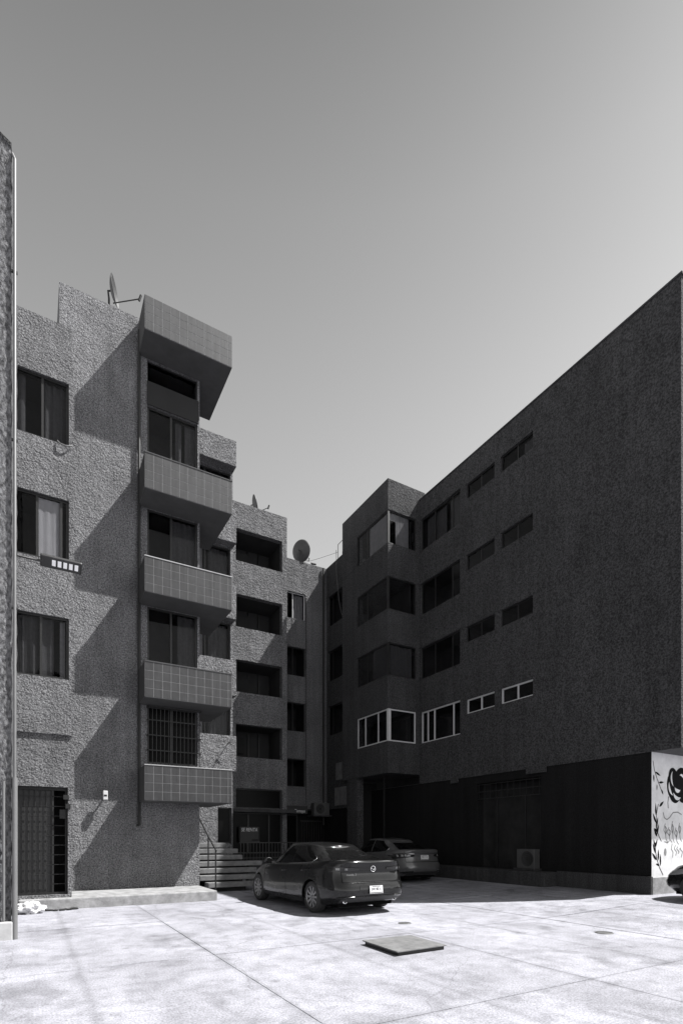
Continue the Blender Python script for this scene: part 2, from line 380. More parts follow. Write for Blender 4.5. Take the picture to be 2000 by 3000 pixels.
def text_mesh(name, body, size, mat, parent, loc, rot, depth=0.003, shear=0.0, align='CENTER', sx=1.0):
    c = bpy.data.curves.new(name, 'FONT'); c.body = body; c.size = size; c.extrude = depth; c.align_x = align; c.align_y = 'CENTER'; c.shear = shear
    o = bpy.data.objects.new(name, c); col.objects.link(o)
    dg = bpy.context.evaluated_depsgraph_get(); me = bpy.data.meshes.new_from_object(o.evaluated_get(dg))
    bpy.data.objects.remove(o); bpy.data.curves.remove(c)
    me.materials.clear(); me.materials.append(mat); me.name = name
    t = link(name, me, parent); t.location = loc; t.rotation_euler = rot; t.scale = (sx, 1, 1)
    return t

# ================================================================== SETTING: ground, pavement
def gz(x):      # the yard rises a little towards the right-hand block
    t = max(0.0, min(1.0, (x - 8.62) / 5.0)); return 0.12 * t * t * (3 - 2 * t)
gm = MB()
gm.add([(-300,-300,-0.07),(300,-300,-0.07),(300,300,-0.07),(-300,300,-0.07)], [(0,1,2,3)])
ground = gm.build('ground', M['yard']); tag(ground, kind='structure')
xs = [-7.63, -4.38, -1.13, 2.12, 5.37, 8.62, 11.87, 15.12, 18.37]
ys = [-2.87, 0.43, 3.73, 7.03, 10.33, 13.63, 16.93, 20.23, 23.6]
for i in range(len(xs)-1):
    for j in range(len(ys)-1):
        mb = MB(); a = 0.005; dz = random.uniform(-0.002, 0.002)
        x0, x1, y0, y1 = xs[i]+a, xs[i+1]-a, ys[j]+a, ys[j+1]-a
        n = 4
        top = [(x0+(x1-x0)*p/n, y0+(y1-y0)*q/n) for q in range(n+1) for p in range(n+1)]
        mb.grid(lambda s, t: (x0+(x1-x0)*s, y0+(y1-y0)*t, gz(x0+(x1-x0)*s)+dz), n, 1, False)
        b = -0.09
        for (A, B) in (((x0,y0),(x1,y0)), ((x1,y0),(x1,y1)), ((x1,y1),(x0,y1)), ((x0,y1),(x0,y0))):
            mb.add([(A[0],A[1],b),(B[0],B[1],b),(B[0],B[1],gz(B[0])+dz),(A[0],A[1],gz(A[0])+dz)], [(0,1,2,3)])
        mb.build('concrete_slab', M['yard'], ground)

mb = MB(); mb.box(-0.24, 4.05, 13.16, 14.86, -0.05, 0.25)
pav = bevel(mb.build('pavement', M['kerb']), 0.035, 3); tag(pav, kind='structure')

# ================================================================== NEAR WALL at the left edge
near = empty('stucco_building', (-3, 11.5, 0), "rough stucco building end at the left picture edge, beside the white drainpipe", "building")
near.matrix_world
def child(parent, o):
    o.matrix_parent_inverse = Matrix.Translation(parent.location).inverted() if parent.type == 'EMPTY' and not any(parent.rotation_euler) else Matrix()
    return o
class Parent:
    pass
_build = MB.build
def build2(self, name, mat, parent=None):
    o = _build(self, name, mat, parent)
    if parent is not None and parent.type == 'EMPTY' and parent.get('world_parts'):
        o.matrix_parent_inverse = Matrix.Translation(parent.location).inverted()
    return o
MB.build = build2
def world_empty(*a, **k):
    o = empty(*a, **k); o['world_parts'] = 1; return o
near['world_parts'] = 1
mb = MB(); nx = 30; nz = 90
def rough(x, z):
    return 0.012*math.sin(x*31+z*17)+0.010*math.sin(x*13-z*41)
mb.grid(lambda s, t: (-7+6.74*s, 9.7+rough(-7+6.74*s, 13.0*t), 0.25+12.2*t - (0.22*max(0, (s-0.955)/0.045)**2 if t == 1 else 0)), nx, nz)
mb.grid(lambda s, t: (-0.26+0.01*math.sin(t*150), 9.7+rough(-0.26, 13*t)+(13.4-9.7)*s, 0.25+12.2*t - (0.22 if t == 1 else 0)), 2, nz)
mb.box(-7, -0.28, 9.78, 13.4, 0.25, 12.2)
mb.build('wall', M['stucco_near'], near)
mb = MB(); mb.box(-7, -0.24, 9.62, 9.9, -0.05, 0.28); bevel(mb.build('plinth', M['coping'], near), 0.02)
mb = MB(); mb.tube([(-0.215, 9.66, 2.45), (-0.215, 9.66, 12.05), (-0.25, 9.70, 12.16)], 0.021, 12)
pipe = mb.build('drainpipe', M['pipe_white'], near)
mb = MB(); mb.tube([(-0.215, 9.66, -0.05), (-0.215, 9.66, 2.4), (-0.215, 9.66, 2.5)], [0.038, 0.038, 0.036], 12)
mb.build('pipe_sleeve', M['pipe_white'], pipe)
mb = MB()
for z in (1.1, 2.45, 5.1, 7.7, 10.3):
    mb.box(-0.26, -0.18, 9.655, 9.69, z, z+0.03)
mb.build('pipe_clip', M['frame_dark'], pipe)
mb = MB(); mb.tube([(-0.36, 9.655, 0.3), (-0.36, 9.655, 2.44)], 0.02, 8); mb.build('conduit', M['pipe_white'], near)

# ================================================================== LEFT BLOCK (window column, tower with tiled balconies, stair bay)
left = world_empty('apartment_building', (3, 18, 0), "left apartment block with a stack of tiled balconies and rough sunlit stucco", "building")
PX0 = 0.785
# -- window column in front (Y = 13.3)
lw = [(11.66, 10.28), (9.06, 7.66), (6.44, 5.08)]
ops = [(-0.75, PX0-0.055, b, t) for t, b in lw] + [(-0.5, 0.71, 0.32, 2.69)]
mb = MB(); facade(mb, 'Y', 13.3, -7.0, PX0, 0.25, 12.92, ops, 0.28)
mb.add([(PX0,13.3,0.25),(PX0,14.9,0.25),(PX0,14.9,12.92),(PX0,13.3,12.92)], [(0,1,2,3)])
mb.build('wall', M['stucco_l'], left)
mb = MB(); mb.box(-7.0, PX0, 13.32, 18, 12.75, 12.9); mb.build('roof', M['roof'], left)
mb = MB(); mb.box(-0.9, PX0+0.012, 13.255, 13.3, 3.84, 3.90); mb.build('ledge', M['stucco_l'], left)
mb = MB(); mb.box(-7, PX0-0.02, 14.5, 18, 0.25, 12.75); mb.build('interior_wall', M['dark'], left)
window(left, 'Y', 13.3, -0.75, PX0-0.055, 10.28, 11.66, 0.075, mull=(0.22,), fr=0.045, curtains=[(0.24, 0.70, 'curtain_d'), (-0.7, -0.1, 'curtain_d')])
window(left, 'Y', 13.3, -0.75, PX0-0.055, 7.66, 9.06, 0.075, mull=(0.12, 0.58), fr=0.05, curtains=[(0.14, 0.56, 'blind', '0.03')])
window(left, 'Y', 13.3, -0.75, PX0-0.055, 5.08, 6.44, 0.075, mull=(0.19,), fr=0.045, curtains=[(-0.25, 0.12, 'curtain_d'), (0.2, 0.44, 'curtain_d'), (0.56, 0.66, 'curtain'), (-0.1, 0.16, 'curtain_d')])
mb = MB(); mb.tube([(0.50, 13.27, 10.30), (0.56, 13.24, 10.235), (0.66, 13.23, 10.22), (0.74, 13.24, 10.25), (0.80, 13.27, 10.30)], 0.014, 6)
mb.build('cable', M['pipe_white'], left)
# grille door
mb = MB()
pbox(mb, 'Y', 13.3, -0.5, 0.71, 0.10, 0.14, 0.32, 0.37); pbox(mb, 'Y', 13.3, -0.5, 0.71, 0.10, 0.14, 2.62, 2.69)
pbox(mb, 'Y', 13.3, 0.66, 0.71, 0.10, 0.14, 0.37, 2.62); pbox(mb, 'Y', 13.3, -0.5, -0.45, 0.10, 0.14, 0.37, 2.62)
pbox(mb, 'Y', 13.3, 0.40, 0.44, 0.10, 0.14, 0.37, 2.62)
dr = mb.build('door', M['iron'], left)
mb = MB()
for k in range(9): x = -0.44 + k*0.105; mb.box(x-0.009, x+0.009, 13.405, 13.425, 0.37, 2.62)
for k in range(10): z = 0.55 + k*0.215; mb.box(-0.45, 0.66, 13.400, 13.412, z-0.006, z+0.006)
o = mb.build('grille', M['iron'], dr); tag(o, kind='stuff')
mb = MB(); mb.box(-0.5, 0.40, 13.45, 13.47, 0.33, 2.62); mb.build('door_panel', M['car_black'], dr)
mb = MB(); mb.box(0.62, 0.73, 13.26, 13.34, 2.42, 2.52); mb.box(0.66, 0.76, 13.24, 13.36, 2.22, 2.32); mb.box(0.55, 0.66, 13.36, 13.46, 2.0, 2.2); mb.build('lock_box', M['iron'], dr)

# -- tower wall (Y = 14.85)
TY = 14.85; TX0, TX1 = 0.60, 4.06; WX0, WX1 = 2.67, 4.0
bal = [(2.52, 3.40), (5.11, 6.00), (7.75, 8.63), (10.35, 11.23), (14.32, 15.17)]
ops = [(WX0, WX1, 3.56, 5.10), (WX0, WX1, 5.24, 7.74), (WX0, WX1, 7.87, 10.34), (WX0, WX1, 10.47, 13.08), (WX0, WX1, 13.72, 14.31)]
mb = MB(); facade(mb, 'Y', TY, TX0, TX1, 0.22, 15.28, ops, 0.25)
mb.add([(TX1,TY,0),(TX1,17.9,0),(TX1,17.9,15.28),(TX1,TY,15.28)], [(0,1,2,3)])
mb.add([(TX0,TY,10),(TX0,19,10),(TX0,19,15.28),(TX0,TY,15.28)], [(0,1,2,3)])
mb.build('wall', M['stucco_l'], left)
mb = MB(); mb.box(TX0+0.02, TX1-0.02, TY+0.02, 19, 14.95, 15.1); mb.build('roof', M['roof'], left)
mb = MB(); mb.box(TX0+0.02, TX1-0.02, TY+1.3, 19, 0.2, 14.95); mb.build('interior_wall', M['dark'], left)
# spandrel panel over the top door
mb = MB(); mb.box(WX0-0.01, WX1+0.03, TY-0.03, TY+0.05, 13.09, 13.71); mb.build('spandrel', M['panel'], left)
window(left, 'Y', TY, WX0, WX1, 13.72, 14.31, 0.1, mull=(), fr=0.03)
mul = 3.30
window(left, 'Y', TY, WX0, WX1, 10.47, 13.08, 0.08, mull=(mul,), fr=0.05, curtains=[(3.45, 3.62, 'curtain_d'), (3.7, 3.97, 'curtain_d')])
window(left, 'Y', TY, WX0, WX1, 7.87, 10.34, 0.08, mull=(mul,), fr=0.05, curtains=[(3.34, 3.97, 'curtain_d')])
window(left, 'Y', TY, WX0, WX1, 5.24, 7.74, 0.08, mull=(mul,), fr=0.05, curtains=[(3.5, 3.97, 'curtain_d')])
window(left, 'Y', TY, WX0, WX1, 3.56, 5.10, 0.08, mull=(mul,), fr=0.05, glass='glass_dark')
mb = MB()
for k in range(14): x = WX0 + 0.01 + k*0.104; mb.box(x-0.008, x+0.008, TY-0.115, TY-0.099, 3.50, 5.06)
for z in (3.52, 3.9, 4.3, 4.7, 5.05):
    mb.box(WX0-0.02, WX1+0.07, TY-0.13, TY-0.114, z-0.012, z+0.012); mb.box(WX1+0.05, WX1+0.066, TY-0.13, TY, z-0.012, z+0.012); mb.box(WX0-0.02, WX0, TY-0.13, TY, z-0.012, z+0.012)
o = mb.build('window_grille', M['iron'], left); tag(o, kind='stuff')
# black drainpipe
mb = MB(); mb.tube([(2.455, TY-0.07, 14.9), (2.455, TY-0.07, 2.0), (2.455, TY-0.09, 1.93), (2.41, TY-0.12, 1.9)], 0.038, 10)
dp = mb.build('drainpipe', M['pipe_dark'], left); tag(dp, "black drainpipe running down beside the tiled balconies")
# tiled balconies
BX0, BX1, BY0, BY1 = 2.46, 4.71, 14.0, 16.1
tw = 0.2143; th = 0.2185
tile_me = {}
def tile_mesh(w_, h_):
    k = (round(w_, 3), round(h_, 3))
    if k not in tile_me:
        t = 0.0025; e = 0.0015
        v = [(0,0,0),(w_,0,0),(w_,0,h_),(0,0,h_),(e,-t,e),(w_-e,-t,e),(w_-e,-t,h_-e),(e,-t,h_-e)]
        me = bpy.data.meshes.new('tile'); me.from_pydata(v, [], [(4,5,6,7),(0,1,5,4),(1,2,6,5),(2,3,7,6),(3,0,4,7)]); me.materials.append(M['tile']); tile_me[k] = me
    return tile_me[k]
for bi, (z0, z1) in enumerate(bal):
    mb = MB()
    roofslab = bi == 4
    t = 0.10
    mb.box(BX0, BX1, BY0, BY0+t, z0, z1)                           # front parapet
    mb.box(BX0, BX0+t, BY0+t, TY, z0, z1)                          # left cheek
    mb.box(BX1-t, BX1, BY0+t, BY1, z0, z1)                         # right cheek
    mb.box(BX0+t, BX1-t, BY0+t, TY-0.001, z0+0.004, z0+0.12)               # floor
    mb.box(TX1+0.002, BX1-t, TY, BY1, z0+0.004, z0+0.12)
    if roofslab: mb.box(BX0+t, BX1-t, BY0+t, TY-0.001, z1-0.15, z1-0.05); mb.box(TX1+0.002, BX1-t, TY, BY1, z1-0.15, z1-0.05)
    b = mb.build('balcony', M['grout'], left)
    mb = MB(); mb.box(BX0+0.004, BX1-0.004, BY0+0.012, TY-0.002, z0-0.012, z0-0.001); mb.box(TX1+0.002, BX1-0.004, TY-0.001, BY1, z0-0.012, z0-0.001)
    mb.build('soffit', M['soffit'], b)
    x = BX0; c = 0
    while x < BX1 - 0.02:
        ww = min(tw, BX1 - x)
        for r in range(4):
            h = (z1 - z0) / 4
            o = link('tile', tile_mesh(ww - 0.012, h - 0.012), b)
            if b.parent: pass
            o.matrix_parent_inverse = Matrix()
            o.location = (x + 0.005, BY0 - 0.0004 + random.uniform(-0.0004, 0), z0 + r*h + 0.005)
            o.rotation_euler = (0, random.uniform(-0.002, 0.002), 0)
        x += tw
    if not roofslab:
        mb = MB(); mb.box(BX0-0.012, BX1+0.006, BY0-0.014, BY0+t+0.012, z1+0.001, z1+0.022); mb.build('coping', M['coping'] if bi in (0, 2) else M['soffit'], b)
    # left cheek tiles are bare render
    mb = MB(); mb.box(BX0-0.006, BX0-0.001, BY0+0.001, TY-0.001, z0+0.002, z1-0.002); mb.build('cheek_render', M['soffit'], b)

# -- stair bay (Y = 17.86) with projecting stucco parapets (Y = 17.5)
SX0, SX1 = 4.06, 6.03
ops = [(4.55, 5.95, 12.82, 14.18), (4.55, 5.95, 10.25, 11.58), (4.55, 5.95, 7.62, 8.98), (4.55, 5.95, 5.05, 6.38), (5.51, 6.0, 1.38, 2.62)]
mb = MB(); facade(mb, 'Y', 17.86, SX0, SX1, -0.05, 15.05, ops, 0.25)
mb.add([(SX1,17.86,0),(SX1,20.5,0),(SX1,20.5,15.05),(SX1,17.86,15.05)], [(0,1,2,3)])
mb.build('wall', M['stucco_l'], left)
mb = MB(); mb.box(SX0, SX1-0.02, 19.2, 20.6, 0.0, 14.9); mb.box(SX0, SX1-0.02, 17.9, 20.6, 14.7, 14.9); mb.build('interior_wall', M['dark'], left)
for (z0, z1) in ((14.2, 15.07), (11.6, 12.8), (9.0, 10.2), (6.4, 7.6), (3.83, 5.03)):
    mb = MB(); mb.box(SX0+0.005, SX1+0.01, 17.5, 17.859, z0, z1); bevel(mb.build('parapet', M['stucco_l'], left), 0.012)
for (z0, z1) in ((12.82, 14.18), (10.25, 11.58), (7.62, 8.98), (5.05, 6.38)):
    window(left, 'Y', 17.86, 4.55, 5.95, z0, z1, 0.14, mull=(5.1,), fr=0.045, curtains=[(4.62, 5.05, 'curtain'), (5.25, 5.9, 'curtain_d')] if z0 < 12 else ())
window(left, 'Y', 17.86, 5.51, 6.0, 1.38, 2.62, 0.15, fr=0.04, glass='glass_dark')

# ================================================================== REAR BLOCK (deep loggias, then the set-back corner)
rear = world_empty('apartment_building', (9, 24, 0), "rear corner apartment block with deep black loggias, between the stair bay and the dark block", "building")
RX0, RX1 = 6.03, 9.27; RY = 20.5; LX0, LX1 = 7.05, 9.06
lv = [(12.66, 13.95), (10.02, 11.33), (7.42, 8.71), (4.83, 6.14), (2.78, 3.57)]
mb = MB(); facade(mb, 'Y', RY, RX0, RX1, 2.62, 15.0, [(LX0, LX1, a, b) for a, b in lv], 0.25)
mb.box(LX1, RX1, RY, RY+0.25, 0, 2.62)
mb.box(RX0, RX0+0.5, RY, RY+0.25, 0, 2.62)
mb.add([(RX1,RY,0),(RX1,22.8,0),(RX1,22.8,15.0),(RX1,RY,15.0)], [(0,1,2,3)])
mb.build('wall', M['stucco_rear'], rear)
mb = MB(); mb.box(RX0, RX1-0.02, RY+0.03, 25, 14.6, 14.8); mb.box(RX1, 12.6, 22.85, 26, 14.3, 14.5); mb.build('roof', M['roof'], rear)
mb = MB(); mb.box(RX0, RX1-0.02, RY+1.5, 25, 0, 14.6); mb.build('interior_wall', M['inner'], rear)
for a, b in lv[:4]:
    mb = MB(); mb.box(LX0-0.5, LX1+0.1, RY+0.25, RY+1.5, a-0.18, a-0.02); mb.box(LX0-0.5, LX1+0.1, RY+0.25, RY+1.5, b+0.01, b+0.12)
    mb.box(LX0-0.6, LX0-0.5, RY+0.25, RY+1.5, a, b); mb.box(LX1+0.02, LX1+0.1, RY+0.25, RY+1.5, a, b)
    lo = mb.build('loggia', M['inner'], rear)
    mb = MB(); mb.box(LX0-0.3, LX0+0.85, RY+1.40, RY+1.46, a+0.35, a+1.05) if a < 5 else mb.box(LX0-0.1, LX0+0.95, RY+1.1, RY+1.15, a, a+0.95)
    mb.build('screen_panel', M['panel'], lo)
    mb = MB(); mb.box(LX0+1.02, LX0+1.06, RY+1.40, RY+1.44, a, b); mb.box(LX0+1.5, LX0+1.54, RY+1.40, RY+1.44, a, b); mb.build('door_frame', M['frame_dark'], lo)
# canopy slab and shopfront under the loggias
mb = MB(); mb.box(5.3, 9.45, 20.0, 20.495, 2.60, 2.74); mb.build('canopy', M['plinth'], rear)
window(rear, 'Y', 20.5, 6.55, LX1, 0.95, 2.6, 0.10, mull=(7.6, 8.5), fr=0.05, glass='glass_dark')
mb = MB(); mb.box(6.55, LX1, 20.55, 20.75, 0, 0.95); mb.build('stall_riser', M['dado'], rear)
window(rear, 'Y', RY, LX0, LX1, 2.78, 3.57, 0.2, fr=0.04, glass='glass_dark')
# set-back corner (Y = 22.8)
CY = 22.8; CX0, CX1 = 9.27, 12.6; VX0, VX1 = 10.33, 11.27
cw = [(11.90, 13.14), (9.22, 10.56), (6.60, 7.95), (4.0, 5.30)]
mb = MB(); facade(mb, 'Y', CY, CX0, CX1, 2.95, 14.66, [(VX0, VX1, a, b) for a, b in cw], 0.22)
mb.build('wall', M['stucco_rear'], rear)
mb = MB(); mb.box(CX0, CX1, 24.0, 26, 0, 14.3); mb.box(CX0, CX1, 22.82, 24.1, 2.9, 2.95); mb.build('interior_wall', M['dark'], rear)
for i, (a, b) in enumerate(cw):
    window(rear, 'Y', CY, VX0, VX1, a, b, 0.12, mull=(VX0+0.32,), fr=0.035, mw=0.03, mat='frame_white' if i == 0 else 'frame_dark', curtains=[(VX0+0.36, VX1-0.05, 'curtain')] if i == 0 else ())
mb = MB(); mb.box(VX1+0.015, VX1+0.035, CY-0.03, CY-0.002, 3.2, 13.0); mb.build('conduit', M['pipe_dark'], rear)
mb = MB(); mb.tube([(12.2, CY-0.08, 14.6), (12.2, CY-0.08, 2.2)], 0.05, 8); o = mb.build('drainpipe', M['pipe_dark'], rear)
# dark ground floor of the corner: door, awning fascia
mb = MB(); mb.box(CX0, CX1, 23.2, 23.3, 0, 2.95); mb.box(CX0, 9.6, 22.85, 23.2, 0, 2.95); mb.build('shop_wall', M['dado'], rear)
window(rear, 'Y', 23.1, 9.75, 11.0, 0.1, 2.7, 0.02, mull=(10.4,), fr=0.06, room=0, glass='glass_dark')
mb = MB()
for k in range(9): mb.box(11.15+k*0.13, 11.17+k*0.13, 22.95, 22.97, 0.1, 2.4)
mb.box(11.1, 12.3, 22.94, 22.98, 2.36, 2.42); mb.box(11.1, 12.3, 22.94, 22.98, 0.2, 0.25)
o = mb.build('security_grille', M['frame_dark'], rear); tag(o, kind='stuff')

# ================================================================== RIGHT BLOCK
right = world_empty('apartment_building', (18, 14, 0), "dark right-hand apartment block in shade with a corner-glazed bay and mural on its end", "building")
GX = 13.66; GY0 = 7.08; BYE = 17.2; BGX = 12.1
rows = [(13.2, 14.48), (10.6, 11.88), (8.0, 9.28), (5.4, 6.68)]
srows = [(13.88, 14.42), (11.28, 11.84), (8.67, 9.24), (6.07, 6.60)]
BIG = (14.82, 17.12); S1 = (13.13, 14.5); S2 = (11.52, 12.85)
ops = [(*BIG, *r) for r in rows] + [(*S1, *r) for r in srows] + [(*S2, *r) for r in srows]
mb = MB(); facade(mb, 'X', GX, GY0, BYE, 3.77, 15.29, ops, 0.2)
mb.add([(GX,GY0,3.77),(30,GY0,3.77),(30,GY0,15.29),(GX,GY0,15.29)], [(0,1,2,3)])
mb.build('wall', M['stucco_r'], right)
mb = MB(); mb.box(GX-0.03, GX+0.22, GY0-0.03, 17.5, 15.292, 15.34); mb.build('coping', M['plinth'], right)
mb = MB(); mb.box(GX+0.02, 30, GY0+0.02, 26, 14.95, 15.1); mb.build('roof', M['roof'], right)
mb = MB(); mb.box(GX+1.2, 30, GY0+0.1, 26, 3.79, 14.94); mb.build('interior_wall', M['dark'], right)
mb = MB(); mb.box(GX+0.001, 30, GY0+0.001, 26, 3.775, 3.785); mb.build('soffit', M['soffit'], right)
for i, r in enumerate(rows):
    white = i == 3
    fm = 'frame_white' if white else 'frame_dark'; fr = 0.055 if white else 0.045
    cu = []
    if i == 0: cu = [(14.9, 15.6, 'curtain_d'), (15.8, 16.9, 'curtain_d')]
    window(right, 'X', GX, *BIG, *r, 0.09, mull=(15.25, 16.35, 16.75) if white else (15.3, 16.3), fr=fr, mat=fm, curtains=cu)
for k, S in enumerate((S1, S2)):
    for i, r in enumerate(srows):
        white = i == 3
        window(right, 'X', GX, *S, *r, 0.08, mull=((S[0]+S[1])/2-0.02,), fr=0.05 if white else 0.035, mat='frame_white' if white else 'frame_dark',
               curtains=[(S[0]+0.05, S[0]+0.5, 'curtain_d')] if i == 0 and k == 1 else ())
# bay with corner glazing: parapets / spandrels in stucco, glass between
bz = [4.14] + [q for r in rows[::-1] for q in r] + [15.72]
W0 = 19.5                                        # glazing starts here; solid pier beyond
for k in range(0, len(bz), 2):
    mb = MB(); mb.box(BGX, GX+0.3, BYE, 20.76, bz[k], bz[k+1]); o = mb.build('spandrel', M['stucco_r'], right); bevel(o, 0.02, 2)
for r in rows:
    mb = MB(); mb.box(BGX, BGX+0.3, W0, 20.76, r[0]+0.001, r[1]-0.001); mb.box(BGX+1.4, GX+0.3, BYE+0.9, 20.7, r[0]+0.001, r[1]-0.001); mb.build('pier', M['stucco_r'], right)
    mb = MB(); mb.box(GX-0.17, GX+0.02, BYE, BYE+0.2, r[0]+0.001, r[1]-0.001); mb.build('pier', M['stucco_r'], right)
for i, r in enumerate(rows):
    white = i == 3; fm = 'frame_white' if white else 'frame_dark'; fr = 0.05 if white else 0.035
    z0, z1 = r[0]+0.002, r[1]-0.002
    cs = {0: [(BYE+0.12, BYE+1.45, 'blind_d', '0.05')], 2: [(BYE+0.1, BYE+1.2, 'curtain_d', '0.06')]}.get(i, [])
    window(right, 'X', BGX, BYE+0.08, W0, z0, z1, 0.06, mull=(17.95, 18.9) if white else (18.72,), fr=fr, mat=fm, curtains=cs, room=0)
    cs = {0: [(BGX+0.44, GX-0.48, 'blind_d', '0.04'), (BGX+0.1, BGX+0.44, 'blind_d', '0.045', 14.46, 14.15)], 2: [(BGX+0.12, GX-0.3, 'curtain_d', '0.06')]}.get(i, [])
    window(right, 'Y', BYE, BGX+0.08, GX-0.17, z0, z1, 0.06, mull=(), fr=fr, mat=fm, curtains=cs, room=0)
    mb = MB(); mb.box(BGX+0.02, BGX+(0.16 if white else 0.09), BYE+0.02, BYE+(0.12 if white else 0.09), z0, z1); mb.build('corner_post', M[fm], right)
mb = MB(); mb.box(BGX+1.2, BGX+1.24, BYE+0.15, 20, 5.4, 14.5); mb.build('interior_wall', M['dark'], right)
# wall between the bay and the rear block
SGX = 12.42
mb = MB(); facade(mb, 'X', SGX, 20.76, 22.8, 2.95, 14.68, [(21.3, 22.66, a, b) for a, b in ((11.75, 13.2), (9.1, 10.55), (6.5, 7.9))], 0.2)
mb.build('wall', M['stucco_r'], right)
mb = MB(); mb.box(SGX+0.02, GX+0.2, 20.78, 22.9, 14.4, 14.5); mb.build('roof', M['roof'], right)
for a, b in ((11.75, 13.2), (9.1, 10.55), (6.5, 7.9)):
    window(right, 'X', SGX, 21.3, 22.66, a, b, 0.1, mull=(22.3,), fr=0.04)
mb = MB(); mb.box(SGX-0.008, SGX-0.002, 20.9, 22.0, 3.1, 3.95); mb.build('plaster_patch', M['patch'], right)
mb = MB(); mb.box(SGX-0.008, SGX-0.002, 21.3, 21.9, 4.3, 5.1); mb.build('plaster_patch', M['patch'], right)
# ground floor
FX = 13.70; FY = 7.82
mb = MB(); facade(mb, 'X', FX, FY, 21.5, 0.0, 3.775, [(11.25, 13.99, 0.56, 3.5)], 0.3)
mb.build('wall', M['dado'], right)
mb = MB(); mb.box(14.9, 30, 8.2, 26, 0, 3.77); mb.build('interior_wall', M['dark'], right)
mb = MB(); mb.box(BGX, BGX+0.32, 19.5, 20.3, 0, 4.138); mb.build('pier', M['stucco_r'], right)
mb = MB(); mb.box(SGX+0.01, 14, 20.8, 20.95, 0, 4.1); mb.build('shopfront', M['frame_dark'], right)
mb = MB(); mb.box(12.6, 12.65, 18.2, 18.25, 0.1, 4.1); mb.build('post', M['frame_dark'], right)
mb = MB(); mb.box(SGX+0.1, SGX+0.4, 20.952, 24, 0, 4.0); mb.build('shop_wall', M['dado'], right)
mb = MB(); mb.box(GX-0.05, GX-0.001, 14.9, 15.3, 3.62, 3.768); mb.box(GX-0.06, GX-0.001, 11.0, 11.75, 3.60, 3.768); mb.build('beam_end', M['stucco_r'], right)
# shop entrance grille
mb = MB()
for k in range(11): y = 11.35 + k*0.26; mb.box(FX+0.06, FX+0.075, y-0.008, y+0.008, 2.95, 3.5)
for z in (2.95, 3.2, 3.45): mb.box(FX+0.05, FX+0.062, 11.25, 13.99, z-0.012, z+0.012)
for y in (11.9, 13.1): mb.box(FX+0.06, FX+0.10, y-0.02, y+0.02, 0.56, 2.95)
o = mb.build('shop_grille', M['frame_dark'], right); tag(o, kind='stuff')
mb = MB(); mb.box(FX+0.9, FX+0.95, 11.25, 13.99, 0.5, 3.5); mb.box(FX+0.3, FX+0.95, 11.2, 11.25, 0.5, 3.5); mb.box(FX+0.3, FX+0.95, 13.99, 14.04, 0.5, 3.5); mb.build('entrance_lining', M['dark'], right)
# platform and plinth
mb = MB(); mb.box(13.05, FX-0.002, 10.6, 16.8, -0.03, 0.55); bevel(mb.build('platform', M['plinth'], right), 0.02)
mb = MB(); mb.box(GX-0.05, FX-0.002, FY-0.035, 10.598, -0.03, 0.58); mb.build('plinth', M['plinth'], right)
mb = MB(); mb.box(FX-0.001, 30, FY-0.035, FY-0.001, -0.03, 0.55); mb.build('plinth', M['kerb'], right)  # sunlit face coloured paler than the shaded plinth run
# mural wall (faces -Y)
mb = MB(); mb.box(FX+0.003, 30, FY, FY+0.3, 0.0, 3.774); mb.build('mural_wall', M['mural_wall'], right)
def mp(px, py):      # mural layout, metres from the wall's left corner and height
    return (FX + px, FY - 0.003, py)
mb = MB()
def leaf(x, z, ang, ln, wd):
    n = 7; pts = []
    for s in (1, -1):
        for i in range(n):
            q = i/(n-1) if s == 1 else 1-i/(n-1)
            ww = wd*math.sin(math.pi*q**0.8)*s
            pts.append((x+math.cos(ang)*ln*q-math.sin(ang)*ww, z+math.sin(ang)*ln*q+math.cos(ang)*ww))
    mb.add([mp(*p) for p in pts] + [(FX+p[0], FY+0.002, p[1]) for p in pts], [tuple(range(len(pts)))])
def stroke(pts, wd=0.012):
    for (a, b) in zip(pts, pts[1:]):
        d = Vector((b[0]-a[0], b[1]-a[1])); nrm = Vector((-d.y, d.x)).normalized()*wd
        mb.add([mp(a[0]+nrm.x, a[1]+nrm.y), mp(b[0]+nrm.x, b[1]+nrm.y), mp(b[0]-nrm.x, b[1]-nrm.y), mp(a[0]-nrm.x, a[1]-nrm.y)], [(0,1,2,3)])
def blob(x, z, rx, rz, a0=0, a1=6.2832, n=18, inner=0.0):
    o_ = [(x+rx*math.cos(a0+(a1-a0)*i/n), z+rz*math.sin(a0+(a1-a0)*i/n)) for i in range(n+1)]
    i_ = [(x+inner*rx*math.cos(a0+(a1-a0)*i/n), z+inner*rz*math.sin(a0+(a1-a0)*i/n)) for i in range(n+1)]
    mb.add([mp(*p) for p in o_] + [mp(*p) for p in i_], [(i, i+1, n+2+i, n+1+i) for i in range(n)])
stroke([(0.06, 3.55), (0.12, 3.32), (0.24, 3.1), (0.36, 2.93), (0.50, 2.72)])
for a in ((0.16, 3.27, -0.35, 0.26, 0.03), (0.09, 3.2, -1.5, 0.2, 0.03), (0.32, 3.0, 0.1, 0.24, 0.03), (0.24, 2.95, -1.6, 0.16, 0.02), (0.44, 2.83, -1.0, 0.16, 0.03)): leaf(*a)
vine = [(0.30, 2.45), (0.22, 2.2), (0.20, 1.95), (0.24, 1.75), (0.34, 1.6)]
stroke(vine)
for a in ((0.19, 2.15, 1.6, 0.33, 0.035), (0.34, 2.38, 0.6, 0.26, 0.04), (0.2, 1.95, 2.1, 0.30, 0.035), (0.2, 1.8, 1.3, 0.33, 0.035), (0.25, 1.6, 2.2, 0.26, 0.04), (0.24, 1.66, 1.3, 0.28, 0.035), (0.28, 1.72, 2.6, 0.2, 0.03)): leaf(*a)
